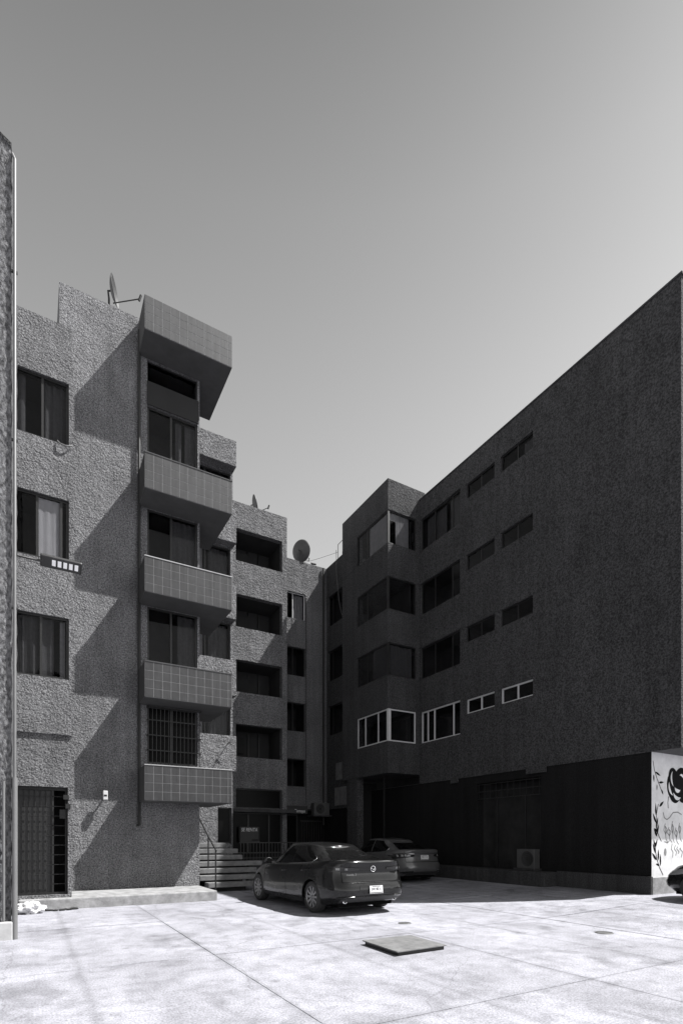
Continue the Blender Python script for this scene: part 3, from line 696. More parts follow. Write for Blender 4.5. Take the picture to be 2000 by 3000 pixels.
stroke([(0.34, 1.6), (0.44, 1.48)])
stroke([(0.16, 1.45), (0.18, 1.2), (0.24, 1.02), (0.36, 0.8), (0.52, 0.6)])
for a in ((0.16, 1.33, 1.9, 0.22, 0.03), (0.17, 1.33, 1.2, 0.24, 0.03), (0.17, 1.18, 2.0, 0.28, 0.035), (0.22, 1.0, 2.4, 0.28, 0.04), (0.30, 0.98, 1.55, 0.3, 0.035), (0.40, 0.84, 1.6, 0.32, 0.035), (0.36, 0.86, 2.9, 0.18, 0.03)): leaf(*a)
stroke([(0.78, 2.66), (0.74, 2.5), (0.76, 2.35)])
mb.build('mural_vine', M['mural_ink'], right)
mb = MB()
k_ = 0
def petal(cx, cz, rx, rz, ang):
    global k_
    k_ += 1; y = FY - 0.003 - 0.0004*k_; n = 22
    mb.add([(FX + cx + rx*math.cos(q)*math.cos(ang) - rz*math.sin(q)*math.sin(ang), y, cz + rx*math.cos(q)*math.sin(ang) + rz*math.sin(q)*math.cos(ang)) for q in (2*math.pi*i/n for i in range(n))], [tuple(range(n))])
for a in ((1.02, 3.10, 0.24, 0.34, 0.35), (0.90, 2.93, 0.20, 0.33, 0.15), (1.06, 2.72, 0.26, 0.22, -0.4), (1.34, 3.22, 0.30, 0.22, 0.5), (1.42, 2.85, 0.26, 0.34, 0.2), (1.18, 2.98, 0.22, 0.24, 0.0)): petal(*a)
mb.build('mural_flower', M['mural_ink'], right)
mb = MB()
for (cx, cz, r0, a0, a1, wd) in ((1.20, 3.16, 0.30, 2.5, 4.0, 0.035), (1.10, 2.98, 0.31, 2.9, 4.3, 0.04), (1.22, 3.0, 0.18, 3.6, 5.4, 0.05), (1.22, 2.86, 0.24, 3.5, 5.3, 0.05), (1.36, 3.1, 0.16, 0.2, 2.0, 0.035)):
    n = 14; o_ = []; i_ = []
    for q in range(n+1):
        t_ = a0 + (a1-a0)*q/n; ww = wd*math.sin(math.pi*q/n)
        o_.append((FX + cx + (r0+ww)*math.cos(t_), FY - 0.0075, cz + (r0+ww)*math.sin(t_))); i_.append((FX + cx + (r0-ww)*math.cos(t_), FY - 0.0075, cz + (r0-ww)*math.sin(t_)))
    mb = MB(); mb.add(o_ + i_, [(q, q+1, n+2+q, n+1+q) for q in range(n)]); mb.build('mural_highlight', M['mural_wall'], right)
def letter(pts, wd=0.014):
    global mb
    mb = MB(); stroke(pts, wd); mb.build('mural_lettering', M['mural_grey'], right)
letter([(0.52, 2.24), (0.58, 2.1), (0.70, 2.05), (0.84, 2.12), (0.98, 2.24), (1.2, 2.26), (1.4, 2.2)], 0.016)
for k, (hh, ww, dz_) in enumerate(((1.0, 1.0, 0), (0.8, 1.3, -0.05), (1.15, 0.8, 0.03), (0.9, 1.1, -0.08), (1.0, 0.9, 0.02))):
    x = 0.62 + k*0.17; q = lambda a, b: (x + a*ww, 1.72 + dz_ + (b-1.72)*hh)
    letter([q(0, 1.95), q(-.07, 1.78), q(.02, 1.66), q(.08, 1.8), q(0, 1.88), q(.03, 1.55), q(.12, 1.45)])
letter([(0.58, 1.48), (0.72, 1.44), (0.82, 1.5)])
for k in range(4):
    x = 0.95 + k*0.13 + 0.02*(k % 2); letter([(x, 1.42-.04*k), (x-0.05, 1.28), (x+0.04+.02*k, 1.2), (x+0.02, 1.05+.05*(k % 3))])
mb = MB(); blob(0.62, 1.2, 0.06, 0.1); mb.build('mural_lettering', M['mural_grey'], right)

# ================================================================== STAIRS, RAILS, FENCE
st = world_empty('stairs', (5, 15.8, 0), "open concrete stairs climbing beside the tiled tower to a dark entrance", "stairs")
ends = [5.85, 6.0, 6.1, 6.4, 5.85, 5.80]
for k in range(6):
    top = 0.275 + 0.19*k; y = 15.15 + 0.30*k
    mb = MB(); mb.box(4.085 + (0.30 if k == 0 else 0.15 if k == 1 else 0), ends[k], y, y+0.34, top-0.145, top)
    bevel(mb.build('tread', M['step'], st), 0.014)
mb = MB(); mb.box(4.085, 5.5, 16.95, 17.855, 1.26, 1.41); bevel(mb.build('landing', M['step'], st), 0.012)
mb = MB(); 
for k in range(5):
    y = 15.36 + 0.3*k; mb.box(4.6, 5.6, y, y+0.28, -0.03+0.19*k*0.0, 0.12+0.19*k)
mb.build('stringer', M['dark'], st)
rl = world_empty('handrail', (4.58, 15.5, 0), "thin black iron handrail with two posts on the concrete stairs", "handrail")
mb = MB(); mb.box(4.555, 4.59, 15.02, 15.05, 0.0, 1.23); mb.build('post', M['iron'], rl)
mb = MB(); mb.box(4.585, 4.62, 15.86, 15.89, 0.47, 1.60); mb.build('post', M['iron'], rl)
mb = MB(); mb.tube([(4.57, 14.98, 1.2), (4.60, 15.88, 1.62), (4.62, 16.9, 2.18), (4.62, 17.6, 2.2)], 0.022, 8); mb.build('rail', M['iron'], rl)
lw_ = world_empty('retaining_wall', (7, 16.6, 0), "low plastered retaining wall beside the stairs under the black fence", "wall")
mb = MB(); mb.box(6.12, 8.3, 16.55, 16.8, -0.03, 0.78); mb.build('wall', M['plinth'], lw_)
mb = MB(); mb.box(6.1, 8.32, 16.53, 16.82, 0.781, 0.84); mb.build('coping', M['plinth'], lw_)
fe = world_empty('iron_fence', (7, 16.68, 0.84), "black iron bar fence standing on the low wall beyond the grey car", "fence")
for k in range(22):
    x = 5.9 + k*0.11; mb = MB(); mb.box(x-0.009, x+0.009, 16.67, 16.688, 0.842, 1.40); mb.build('bar', M['iron'], fe)
mb = MB(); mb.box(5.85, 8.3, 16.66, 16.70, 1.401, 1.43); mb.box(5.85, 8.3, 16.66, 16.669, 0.9, 0.93); mb.build('rail', M['iron'], fe)

# ================================================================== SMALL THINGS
def dish(name, loc, aim, r, label, mast, arm_len, mats=('dish', 'frame_dark'), arm_dir=None):
    """loc: dish centre; aim: direction the dish looks in; mast: foot point"""
    root = empty(name, (mast[0], mast[1], mast[2]), label, "satellite dish", "satellite dishes on the roofs")
    root['world_parts'] = 1
    c = Vector(loc); a = Vector(aim).normalized()
    prof = [(-0.16*r*2*(1-(q/8)**2)*0.9, r*q/8) for q in range(9)]
    prof2 = [(h-0.012, max(rr, 0.001)) for h, rr in prof][::-1]
    mb = MB(); mb.lathe([(h, max(rr, 0.001)) for h, rr in prof] + [(0.004, r+0.006)] + prof2, c, a, 28); mb.build('reflector', M[mats[0]], root)
    low = Vector((0,0,-1)); low = (low - a*low.dot(a)).normalized()
    tip = c + a*arm_len + low*r*0.55
    mb = MB(); mb.tube([c + low*r*0.95 - a*0.08, tip], 0.014, 6); mb.build('arm', M[mats[1]], root)
    mb = MB(); mb.tube([tip - a*0.02 + Vector((0,0,-0.05)), tip + a*0.03 + Vector((0,0,0.09))], 0.032, 8); mb.build('receiver', M[mats[1]], root)
    bk = c - a*r*0.34
    mb = MB(); mb.tube([bk + a*0.06, bk - a*0.06, Vector((mast[0], mast[1], bk.z - 0.12)), Vector(mast)], 0.026, 8); mb.build('mast', M[mats[1]], root)
    return root
def Wv(right, fwd, up=0.0):      # picture-right / away directions on the ground
    return Vector((right*0.8646 + fwd*0.5024, -right*0.5024 + fwd*0.8646, up))
dish('satellite_dish', (1.93, 15.3, 16.12), Wv(1, 0.13, 0.10), 0.34, "edge-on satellite dish with long arm above the tower roof edge", (1.80, 15.45, 15.1), 0.62)
dish('satellite_dish', (8.05, 20.95, 15.42), Wv(0.95, 0.22, 0.28), 0.36, "narrow tilted satellite dish on the loggia block roof edge", (7.95, 21.1, 14.8), 0.5)
dish('satellite_dish', (11.15, 23.0, 15.28), Wv(0.5, 0.85, 0.22), 0.50, "round satellite dish seen from behind on the set-back roof", (11.0, 22.86, 14.3), 0.6)
dish('satellite_dish', (10.2, 23.4, 15.0), Wv(0.5, 0.85, 0.22), 0.36, "small satellite dish half hidden behind the loggia block's edge", (10.1, 23.3, 14.4), 0.4)

lamp = world_empty('street_lamp', (-0.2, 10.0, 6.05), "black LED flood lamp on a short arm from the white drainpipe, five square lenses", "lamp")
mb = MB(); mb.tube([(-0.215, 9.70, 6.075), (-0.2, 9.95, 6.07), (0.16, 9.97, 6.08)], 0.018, 8); mb.build('arm', M['lamp_body'], lamp)
lc = Vector((0.44, 9.97, 6.10)); tilt = Matrix.Rotation(math.radians(-38), 4, 'X')
def lbox(x0, x1, y0, y1, z0, z1, name, mat, parent, bv=0):
    mb = MB().box(x0, x1, y0, y1, z0, z1); o = mb.build(name, M[mat], parent)
    o.matrix_parent_inverse = Matrix(); o.matrix_local = Matrix.Translation(lc - (lamp.location if parent is lamp else Vector((0,0,0)))) @ tilt if parent is lamp else Matrix()
    if bv: bevel(o, bv)
    return o
body = lbox(-0.31, 0.30, -0.10, 0.10, -0.03, 0.035, 'housing', 'lamp_body', lamp, 0.02)
for k in range(5):
    x = -0.115 + k*0.083
    lbox(x-0.027, x+0.027, -0.055, 0.045, -0.034, -0.0305, 'led_module', 'led', body)
wl = world_empty('wall_light', (1.62, TY, 2.65), "small white wall lamp on a bracket on the shaded tower wall", "lamp")
mb = MB(); mb.tube([(1.62, TY-0.01, 2.60), (1.62, TY-0.2, 2.62)], 0.02, 8); mb.build('bracket', M['pipe_dark'], wl)
mb = MB(); mb.box(1.565, 1.675, TY-0.27, TY-0.17, 2.53, 2.76); bevel(mb.build('lamp_head', M['frame_white'], wl), 0.015)
mb = MB(); mb.box(1.585, 1.655, TY-0.276, TY-0.269, 2.62, 2.66); mb.build('sensor', M['panel'], wl)
rod = world_empty('wall_bracket', (5.75, 17.5, 4.6), "short dark metal rod sticking out of the lowest stucco parapet", "bracket")
mb = MB(); mb.tube([(5.72, 17.5, 4.74), (5.72, 17.2, 4.76)], 0.016, 6); mb.build('rod', M['iron'], rod)
mb = MB(); mb.tube([(5.68, 17.3, 4.80), (5.82, 17.3, 4.68)], 0.014, 6); mb.build('crossbar', M['iron'], rod)

# crumpled bag against the kerb
mb = MB()
def bagf(s, t):
    th = s*2*math.pi; ph = t*math.pi
    r = 0.20*(1+0.18*math.sin(3*th+5*ph)+0.13*math.sin(7*th-4*ph)+0.08*math.sin(11*th+9*ph))
    return (-0.02+1.25*r*math.sin(ph)*math.cos(th), 12.78+0.8*r*math.sin(ph)*math.sin(th), 0.11+0.62*r*math.cos(ph))
mb.grid(bagf, 28, 18, False); bg_ = mb.build('plastic_bag', M['bag']); tag(bg_, "crumpled white plastic bag lying on the ground against the kerb", "bag")
mb = MB()
for k in range(7):
    x = 0.28 + 0.09*k + random.uniform(-.03,.03); y = 13.02+random.uniform(-.08,.05); r = random.uniform(0.03, 0.07)
    mb.grid(lambda s, t: (x+r*1.5*math.sin(t*3.14)*math.cos(s*6.283), y+r*math.sin(t*3.14)*math.sin(s*6.283), 0.02+r*0.5*math.cos(t*3.14)), 7, 4, False)
o = mb.build('debris', M['dark']); tag(o, kind='stuff', label="dark dirt and rubbish swept against the kerb")

hc = world_empty('hatch_cover', (4.6, 6.15, 0), "square concrete lid lying proud of the yard in the foreground", "cover")
mb = MB(); mb.add([(4.17,5.71,0.05),(5.03,5.735,0.05),(5.07,6.6,0.05),(4.20,6.62,0.05),(4.17,5.71,0.066),(5.03,5.735,0.066),(5.07,6.6,0.066),(4.20,6.62,0.066)], [(0,3,2,1),(4,5,6,7),(0,1,5,4),(1,2,6,5),(2,3,7,6),(3,0,4,7)])
bevel(mb.build('lid', M['cover'], hc), 0.003)
mb = MB().box(4.21, 5.0, 5.75, 6.56, 0.0, 0.0495); mb.build('rim', M['iron'], hc)
for (x, y, r, lab) in ((5.93, 7.9, 0.11, "small round drain cover on the yard just behind the square lid"), (8.17, 5.44, 0.13, "round drain cover alone on the right of the sunlit yard")):
    e = world_empty('drain_cover', (x, y, 0), lab, "cover", "round drain covers in the yard")
    mb = MB(); mb.lathe([(0.002, 0.0005), (0.006, r*0.8), (0.006, r*0.86), (0.003, r*0.88), (0.003, r*0.92)], (x, y, 0), (0,0,1), 24, False); mb.build('lid', M['iron_cover'], e)
    mb = MB(); mb.lathe([(0.0, r*0.92), (0.008, r*0.93), (0.008, r*1.05), (0.0, r*1.12)], (x, y, 0), (0,0,1), 24, False); mb.build('ring', M['iron_cover'], e)

def ac_unit(ax, pos, u0, u1, d0, d1, z0, z1, label):
    mid = P(ax, pos, (u0+u1)/2, (d0+d1)/2, z0)
    e = world_empty('air_conditioner', mid, label, "air conditioner", "outdoor air conditioning units")
    mb = MB(); pbox(mb, ax, pos, u0, u1, d0, d1, z0, z1); bevel(mb.build('case', M['ac'], e), 0.012)
    fu = u0 + (u1-u0)*0.40; fw = (z0+z1)/2; R = (z1-z0)*0.40
    c = P(ax, pos, fu, d0-0.004, fw); axis = (0,-1,0) if ax == 'Y' else (-1,0,0)
    mb = MB(); mb.lathe([(0, 0.001), (0, R)], c, axis, 24, False); mb.build('fan_opening', M['dark'], e)
    mb = MB()
    for q in (0.35, 0.6, 0.85, 1.0): mb.lathe([(0.004, R*q-0.006), (0.008, R*q+0.004)], c, axis, 24, False)
    mb.build('fan_guard', M['ac'], e)
    mb = MB(); pbox(mb, ax, pos, u0-0.05, u1+0.12, d0-0.02, d1+0.3, z0-0.06, z0-0.001); mb.build('support', M['plinth'], e)
ac_unit('Y', 22.3, 11.48, 12.30, 0.0, 0.32, 2.66, 3.24, "outdoor air conditioner high in the dark corner above the far entrance")
ac_unit('X', 13.42, 11.27, 11.95, 0.0, 0.26, 0.62, 1.22, "outdoor air conditioner standing on the platform of the dark block")

sg = world_empty('rent_sign', (7.6, 20.47, 1.4), "white-framed paper sign with slanted header in the dark shop window", "sign")
mb = MB().box(7.16, 8.04, 20.455, 20.465, 1.40, 2.02); mb.build('sheet', M['sign_dark'], sg)
mb = MB(); mb.box(7.16, 7.22, 20.449, 20.454, 1.40, 2.02); mb.box(7.99, 8.04, 20.449, 20.454, 1.46, 2.02); mb.box(7.7, 7.98, 20.449, 20.454, 1.45, 1.53); mb.build('border', M['panel'], sg)
t = text_mesh('lettering', "SE RENTA", 0.2, M['sign_white'], sg, (7.6-7.6, 20.448-20.47, 1.9-1.4), (math.radians(90), 0, 0), 0.001, 0.15, sx=0.78)
sb = world_empty('shop_sign', (10.7, 22.7, 2.8), "black shop fascia with small white lettering over the far corner door", "sign")
mb = MB().box(9.62, 11.3, 22.62, 22.79, 2.72, 3.08); mb.build('board', M['sign_dark'], sb)
text_mesh('lettering', "una Tomaya", 0.21, M['sign_white'], sb, (0.03, 22.612-22.7, 2.84-2.8), (math.radians(90), 0, 0), 0.003, 0.2, sx=0.82)
an = world_empty('roof_antenna', (12.3, 21.6, 14.6), "thin wire antenna frame on the roof beside the tall bay", "antenna")
mb = MB(); mb.tube([(12.45, 21.75, 14.6), (12.45, 21.75, 15.35), (12.45, 20.9, 15.38), (12.45, 20.9, 14.65)], 0.014, 6); mb.build('frame', M['iron'], an)
mb = MB(); mb.tube([(12.38, 21.8, 15.1), (12.37, 21.75, 13.9), (12.36, 21.5, 12.6), (12.36, 21.3, 12.0), (12.37, 20.85, 11.2)], 0.012, 6); mb.build('cable', M['pipe_white'], an)
mb = MB(); mb.tube([(12.45, 21.75, 15.0), (11.8, 22.4, 14.83), (11.2, 22.95, 14.7)], 0.007, 5); mb.build('guy_wire', M['iron'], an)
vt = world_empty('roof_vent', (11.8, 22.95, 14.6), "tiny dark vent cap on the set-back roof edge", "vent")
mb = MB(); mb.tube([(11.75, 22.95, 14.5), (11.75, 22.95, 14.78)], 0.03, 8); mb.tube([(11.65, 22.95, 14.80), (11.9, 22.95, 14.82)], 0.05, 8); mb.build('cap', M['iron'], vt)

# ================================================================== CARS
def lerp_tab(tab, x):
    if x <= tab[0][0]: return tab[0][1]
    for (a, b) in zip(tab, tab[1:]):
        if x <= b[0]:
            q = (x - a[0]) / (b[0] - a[0]); q = q*q*(3-2*q)*0.5 + q*0.5
            return a[1] + (b[1] - a[1]) * q
    return tab[-1][1]
def make_car(name, label, loc, rz, paint, S):
    root = empty(name, loc, label, "car", None, rz)
    Lr, Lf, HW = S['rear'], S['front'], S['hw']
    zs_t, zb_t = S['shoulder'], S['bottom']
    def zs(y): return lerp_tab(zs_t, y)
    def zb(y): return lerp_tab(zb_t, y)
    A = [(0, .925), (.06, .965), (.2, .99), (.42, 1.0), (.60, .995), (.74, .98), (.86, .95), (.95, .905), (1, .86)]
    YR, YF = S['yr'], S['yf']
    def la(v): return HW * lerp_tab(A, v)
    def outline(a, b_r, b_f, nr, nf, th):
        c, s = math.cos(th), math.sin(th); n = nf if s > 0 else nr; b = b_f if s > 0 else b_r
        return (a*math.copysign(abs(c)**(2/n), c), b*math.copysign(abs(s)**(2/n), s))
    nr, nf = S.get('nr', 5.0), S.get('nf', 3.6)
    def lower_pt(x, y, v): return Vector((x, y, zb(y) + (zs(y)-zb(y))*v))
    def side(y, v, sgn=1):       # point on the body side
        b = lerp_tab(YF, v) if y > 0 else lerp_tab(YR, v); n = nf if y > 0 else nr
        x = la(v) * max(0, 1 - min(1, abs(y)/b)**n)**(1/n)
        return lower_pt(sgn*x, y, v)
    def end(x, v, front=False):  # point on the rear (or front) end
        b = lerp_tab(YF, v) if front else lerp_tab(YR, v); n = nf if front else nr
        y = b * max(0, 1 - min(1, abs(x)/la(v))**n)**(1/n)
        return lower_pt(x, y if front else -y, v)
    def crown(y): return lerp_tab(S['crown'], y)
    n = 96; rows_v = [0, .05, .12, .2, .3, .4, .5, .6, .7, .78, .86, .92, .96, 1.0]
    ths = []
    for k in range(n):           # denser round the corners
        ths.append(2*math.pi*k/n)
    mb = MB(); vs_ = []
    for v in rows_v:
        for th in ths:
            x, y = outline(la(v), lerp_tab(YR, v), lerp_tab(YF, v), nr, nf, th)
            vs_.append(lower_pt(x, y, v))
    fs = [(i*n+k, i*n+(k+1) % n, (i+1)*n+(k+1) % n, (i+1)*n+k) for i in range(len(rows_v)-1) for k in range(n)]
    # top deck: bridge mirrored points
    nx_ = 10; h = len(rows_v)-1
    def deck(base, up):
        idx = {}
        for q in range(n//2 + 1):
            k = (n//4 - q) % n; m_ = (n//4 + q) % n      # symmetric about y axis
            idx[q] = (base+k, base+m_)
        rowsd = []
        for q in range(n//2 + 1):
            r0, r1 = idx[q]
            p0, p1 = vs_[r0], vs_[r1]
            row = [r0]
            if q not in (0, n//2):
                for j in range(1, nx_):
                    u = j/nx_; p = p0.lerp(p1, u); p = p.copy(); p.z += up*crown(p.y)*(1-(2*u-1)**2)*min(1, abs(p0.x)/0.4)
                    vs_.append(p); row.append(len(vs_)-1)
            row.append(r1); rowsd.append(row)
        for a_, b_ in zip(rowsd, rowsd[1:]):
            if len(a_) == 2 and len(b_) > 2:
                for j in range(len(b_)-1): fs.append((a_[0], b_[j], b_[j+1]))
            elif len(b_) == 2 and len(a_) > 2:
                for j in range(len(a_)-1): fs.append((a_[j], b_[0], a_[j+1]))
            else:
                for j in range(len(a_)-1): fs.append((a_[j], b_[j], b_[j+1], a_[j+1]))
    deck(h*n, 1.0); deck(0, 0.0)
    mb.add(vs_, fs, True)
    body_me = mb.mesh('body', M[paint])
    # merge doubles at deck poles
    bm = bmesh.new(); bm.from_mesh(body_me); bmesh.ops.remove_doubles(bm, verts=bm.verts, dist=0.0005); bmesh.ops.recalc_face_normals(bm, faces=bm.faces); bm.to_mesh(body_me); bm.free()
    body_me.polygons.foreach_set("use_smooth", [True]*len(body_me.polygons))
    body = link('body', body_me, root)
    # wheel arches
    cut = MB(); WR = S['wr']; arch = WR + 0.035
    for ay in S['axles']:
        for sg_ in (1, -1):
            cut.lathe([(-0.30, 0.001), (-0.30, arch), (0.3, arch), (0.3, 0.001)], (sg_*(HW-0.02), ay, WR), (1, 0, 0), 40, False)
    cme = cut.mesh('cutter', M['seam']); bm = bmesh.new(); bm.from_mesh(cme); bmesh.ops.remove_doubles(bm, verts=bm.verts, dist=0.003); bmesh.ops.recalc_face_normals(bm, faces=bm.faces); bm.to_mesh(cme); bm.free()
    cutter = link('cutter', cme, root)
    body_me.materials.append(M['seam'])
    bo = body.modifiers.new('arch', 'BOOLEAN'); bo.operation = 'DIFFERENCE'; bo.object = cutter; bo.solver = 'EXACT'
    try: bo.material_mode = 'TRANSFER'
    except Exception: pass
    bpy.context.view_layer.update(); dg = bpy.context.evaluated_depsgraph_get()
    new = bpy.data.meshes.new_from_object(body.evaluated_get(dg)); body.modifiers.clear(); body.data = new; new.name = 'body'
    bpy.data.objects.remove(cutter)
    try:
        new.set_sharp_from_angle(angle=math.radians(38))
    except Exception: pass
    # greenhouse
    GR, GF = S['g_rear'], S['g_front']     # (base, top) distances
    RT = S['roof']
    ga0, ga1 = S['ga']
    def ga(v): return ga0 + (ga1-ga0)*(v**1.35)
    def gr(v): return GR[0] + (GR[1]-GR[0])*(v**1.12)
    def gf(v): return GF[0] + (GF[1]-GF[0])*(v**1.08)
    gn_r, gn_f = 4.2, 3.6
    def groof(y): return lerp_tab(RT, y)
    def gz_(y, x, v):
        base = zs(y) - 0.03 + crown(y)*(1-min(1, abs(x)/0.8)**2)*0.6
        return base + (groof(y)-base)*v
    def g_side(y, v, sgn):
        b = gf(v) if y > 0 else gr(v); nn = gn_f if y > 0 else gn_r
        x = ga(v)*max(0, 1-min(1, abs(y)/b)**nn)**(1/nn); return Vector((sgn*x, y, gz_(y, x, v)))
    def g_end(x, v, front=False):
        b = gf(v) if front else gr(v); nn = gn_f if front else gn_r
        y = b*max(0, 1-min(1, abs(x)/ga(v))**nn)**(1/nn); y = y if front else -y
        return Vector((x, y, gz_(y, x, v)))
    vs2 = []; gv = [0, .12, .25, .4, .55, .7, .82, .91, .97, 1.0]
    for v in gv:
        sh = 1.0
        for th in ths:
            x, y = outline(ga(v), gr(v), gf(v), gn_r, gn_f, th)
            vs2.append(Vector((x, y, gz_(y, x, v))))
    fs2 = [(i*n+k, i*n+(k+1) % n, (i+1)*n+(k+1) % n, (i+1)*n+k) for i in range(len(gv)-1) for k in range(n)]
    vs_, fs = vs2, fs2
    base = (len(gv)-1)*n; idx = []
    for q in range(n//2+1):
        k = (n//4-q) % n; m_ = (n//4+q) % n; r0, r1 = base+k, base+m_; row = [r0]
        if q not in (0, n//2):
            p0, p1 = vs_[r0], vs_[r1]
            for j in range(1, nx_):
                u = j/nx_; p = p0.lerp(p1, u); p.z += 0.035*(1-(2*u-1)**2); vs_.append(p); row.append(len(vs_)-1)
        row.append(r1); idx.append(row)
    for a_, b_ in zip(idx, idx[1:]):
        if len(a_) == 2: 
            for j in range(len(b_)-1): fs.append((a_[0], b_[j], b_[j+1]))
        elif len(b_) == 2:
            for j in range(len(a_)-1): fs.append((a_[j], b_[0], a_[j+1]))
        else:
            for j in range(len(a_)-1): fs.append((a_[j], b_[j], b_[j+1], a_[j+1]))
    mb = MB().add(vs_, fs, True); cab = mb.build('cabin', M[paint], root)
    def patch(fn, nu, nv, name, mat, parent, off=0.006, two=True):
        """fn(s,t)->Vector on a surface; the patch is lifted outwards and skirted"""
        e = 1e-3; pts = []; nor = []
        for j in range(nv+1):
            for i in range(nu+1):
                s, t = i/nu, j/nv
                p = fn(s, t); du = fn(min(1, s+e), t) - fn(max(0, s-e), t); dv = fn(s, min(1, t+e)) - fn(s, max(0, t-e))
                nn = du.cross(dv); nn = nn.normalized() if nn.length > 1e-12 else Vector((0,0,1))
                c0 = Vector((0, 0, 0.75))
                if nn.dot(p - Vector((0, p.y*0.6, 0.6))) < 0: nn = -nn
                pts.append(p); nor.append(nn)
        top = [p + q*off for p, q in zip(pts, nor)]; bot = [p - q*0.012 for p, q in zip(pts, nor)]
        W_ = nu+1; f = [(j*W_+i, j*W_+i+1, (j+1)*W_+i+1, (j+1)*W_+i) for j in range(nv) for i in range(nu)]
        mb = MB(); mb.add(top, f, True)
        rim = [i for i in range(W_)] + [j*W_+nu for j in range(1, nv+1)] + [nv*W_+i for i in range(nu-1, -1, -1)] + [j*W_ for j in range(nv-1, 0, -1)]
        sk = [top[i] for i in rim] + [bot[i] for i in rim]; m2 = len(rim)
        mb.add(sk, [(i, (i+1) % m2, m2+(i+1) % m2, m2+i) for i in range(m2)], False)
        return mb.build(name, M[mat], parent)
    # glazing
    rg = S['rear_glass']
    patch(lambda s, t: g_end((2*s-1)*ga(rg[0]+(rg[1]-rg[0])*t)*(0.80-0.02*t), rg[0]+(rg[1]-rg[0])*t), 16, 8, 'rear_window', 'car_glass', root, 0.004)
    patch(lambda s, t: g_end((2*s-1)*ga(.06+.86*t)*0.83, .06+.86*t, True), 16, 8, 'windshield', 'car_glass', root, 0.004)
    for sgn in (1, -1):
        def dlo(y0f, y1f, sgn=sgn):
            return lambda s, t: (lambda v, sh: g_side(y0f(sh) + (y1f(sh)-y0f(sh))*s, v, sgn))(0.06 + 0.84*t, t)
        bp = S['bpillar']
        rtop = S['dlo_rear']; ftop = S['dlo_front']
        patch(dlo(lambda t: bp+0.03, lambda t: ftop[0] + (ftop[1]-ftop[0])*t), 12, 6, 'side_window', 'car_glass', root, 0.004)
        patch(dlo(lambda t: lerp_tab([(0, rtop[0]), (.3, rtop[1]), (1, rtop[2])], t), lambda t: bp-0.03), 12, 6, 'side_window', 'car_glass', root, 0.004)
        # bright strip under / behind the windows
        pts = [g_side(ftop[0] + (rtop[0]-ftop[0])*i/14, 0.045, sgn) for i in range(15)]
        pts += [g_side(lerp_tab([(0, rtop[0]), (.3, rtop[1]), (1, rtop[2])], t)-0.015, 0.06+0.84*t, sgn) for t in (.1, .25, .4, .55)]
        mb = MB(); mb.tube([p + Vector((sgn*0.008, 0, 0)) for p in pts], 0.006, 5); mb.build('window_trim', M['chrome' if S.get('chrome_win') else 'car_black'], root)
        # door gaps, handles, mirror
        for yb in S['gaps']:
            patch(lambda s, t: side(yb - 0.004 + 0.008*s + (0.05*(0.5-t) if yb < -0.5 else 0.02*(t-.5)), 0.12+0.84*t, sgn), 1, 16, 'door_gap', 'seam', root, 0.0012)
        patch(lambda s, t: side(S['gaps'][0] + (S['gaps'][-1]-S['gaps'][0])*s, 0.115+0.012*t, sgn), 24, 1, 'door_gap', 'seam', root, 0.0012)
        for yh in S['handles']:
            p = side(yh, 0.80, sgn); q = side(yh-0.2, 0.80, sgn)
            mb = MB(); mb.tube([p - Vector((sgn*0.01,0,0)), p.lerp(q, .2)+Vector((sgn*0.032,0,0)), p.lerp(q, .8)+Vector((sgn*0.032,0,0)), q - Vector((sgn*0.01,0,0))], 0.014, 6); mb.build('door_handle', M[paint], root)
        p = g_side(S['mirror'], 0.03, sgn)
        mb = MB()
        c = p + Vector((sgn*0.15, -0.02, 0.085))
        mb.grid(lambda s, t: c + Vector((0.115*math.sin(t*math.pi)*math.cos(s*2*math.pi), 0.075*math.sin(t*math.pi)*math.sin(s*2*math.pi)*(1 if math.sin(s*2*math.pi) > 0 else 0.45), 0.075*math.cos(t*math.pi))), 16, 8)
        mb.tube([p + Vector((-sgn*0.03, 0, 0.02)), c + Vector((0, 0, -0.05))], 0.028, 6)
        mi = mb.build('mirror', M[paint], root)
        mb = MB(); mb.lathe([(0, 0.001), (0, 0.062)], c + Vector((0, -0.036, 0)), (0, -1, 0), 16, False); mb.build('mirror_glass', M['car_glass'], mi)
    # lamps
    for sgn in (1, -1):
        x0, x1, v0, v1 = S['tail_x'] + S['tail_v']
        tl = patch(lambda s, t: end(sgn*(x0+(x1-x0)*s), v0+(v1-v0)*(t*(0.35+0.65*s)+ (1-(0.35+0.65*s))*0.55)), 12, 4, 'taillight', 'tail', root, 0.012)
        for la_ in ((.30, .9),) if S.get('bright_tail') else ((.50, .60), (.76, .86)):  # on dark taillights the small alloy squares are added as painted glints
            patch(lambda s, t: end(sgn*(x0+(x1-x0)*(la_[0]+(la_[1]-la_[0])*s)), v0+(v1-v0)*(.36+.36*t)), 4, 2, 'lens', 'lens' if S.get('bright_tail') else 'alloy', tl, 0.015)
        patch(lambda s, t: side(-lerp_tab(YR, .72)*(0.86+.10*s), v0+(v1-v0)*(.25+.7*t), sgn), 6, 3, 'taillight', 'tail', root, 0.010)
        x0, x1, v0, v1 = S['head_x'] + S['head_v']
        hl = patch(lambda s, t: end(sgn*(x0+(x1-x0)*s), v0+(v1-v0)*t, True), 12, 4, 'headlight', 'lens', root, 0.010)
        patch(lambda s, t: side(lerp_tab(YF, .8)*(0.80+.13*s), v0+(v1-v0)*(.35+.6*t), sgn), 6, 3, 'headlight', 'lens', root, 0.008)
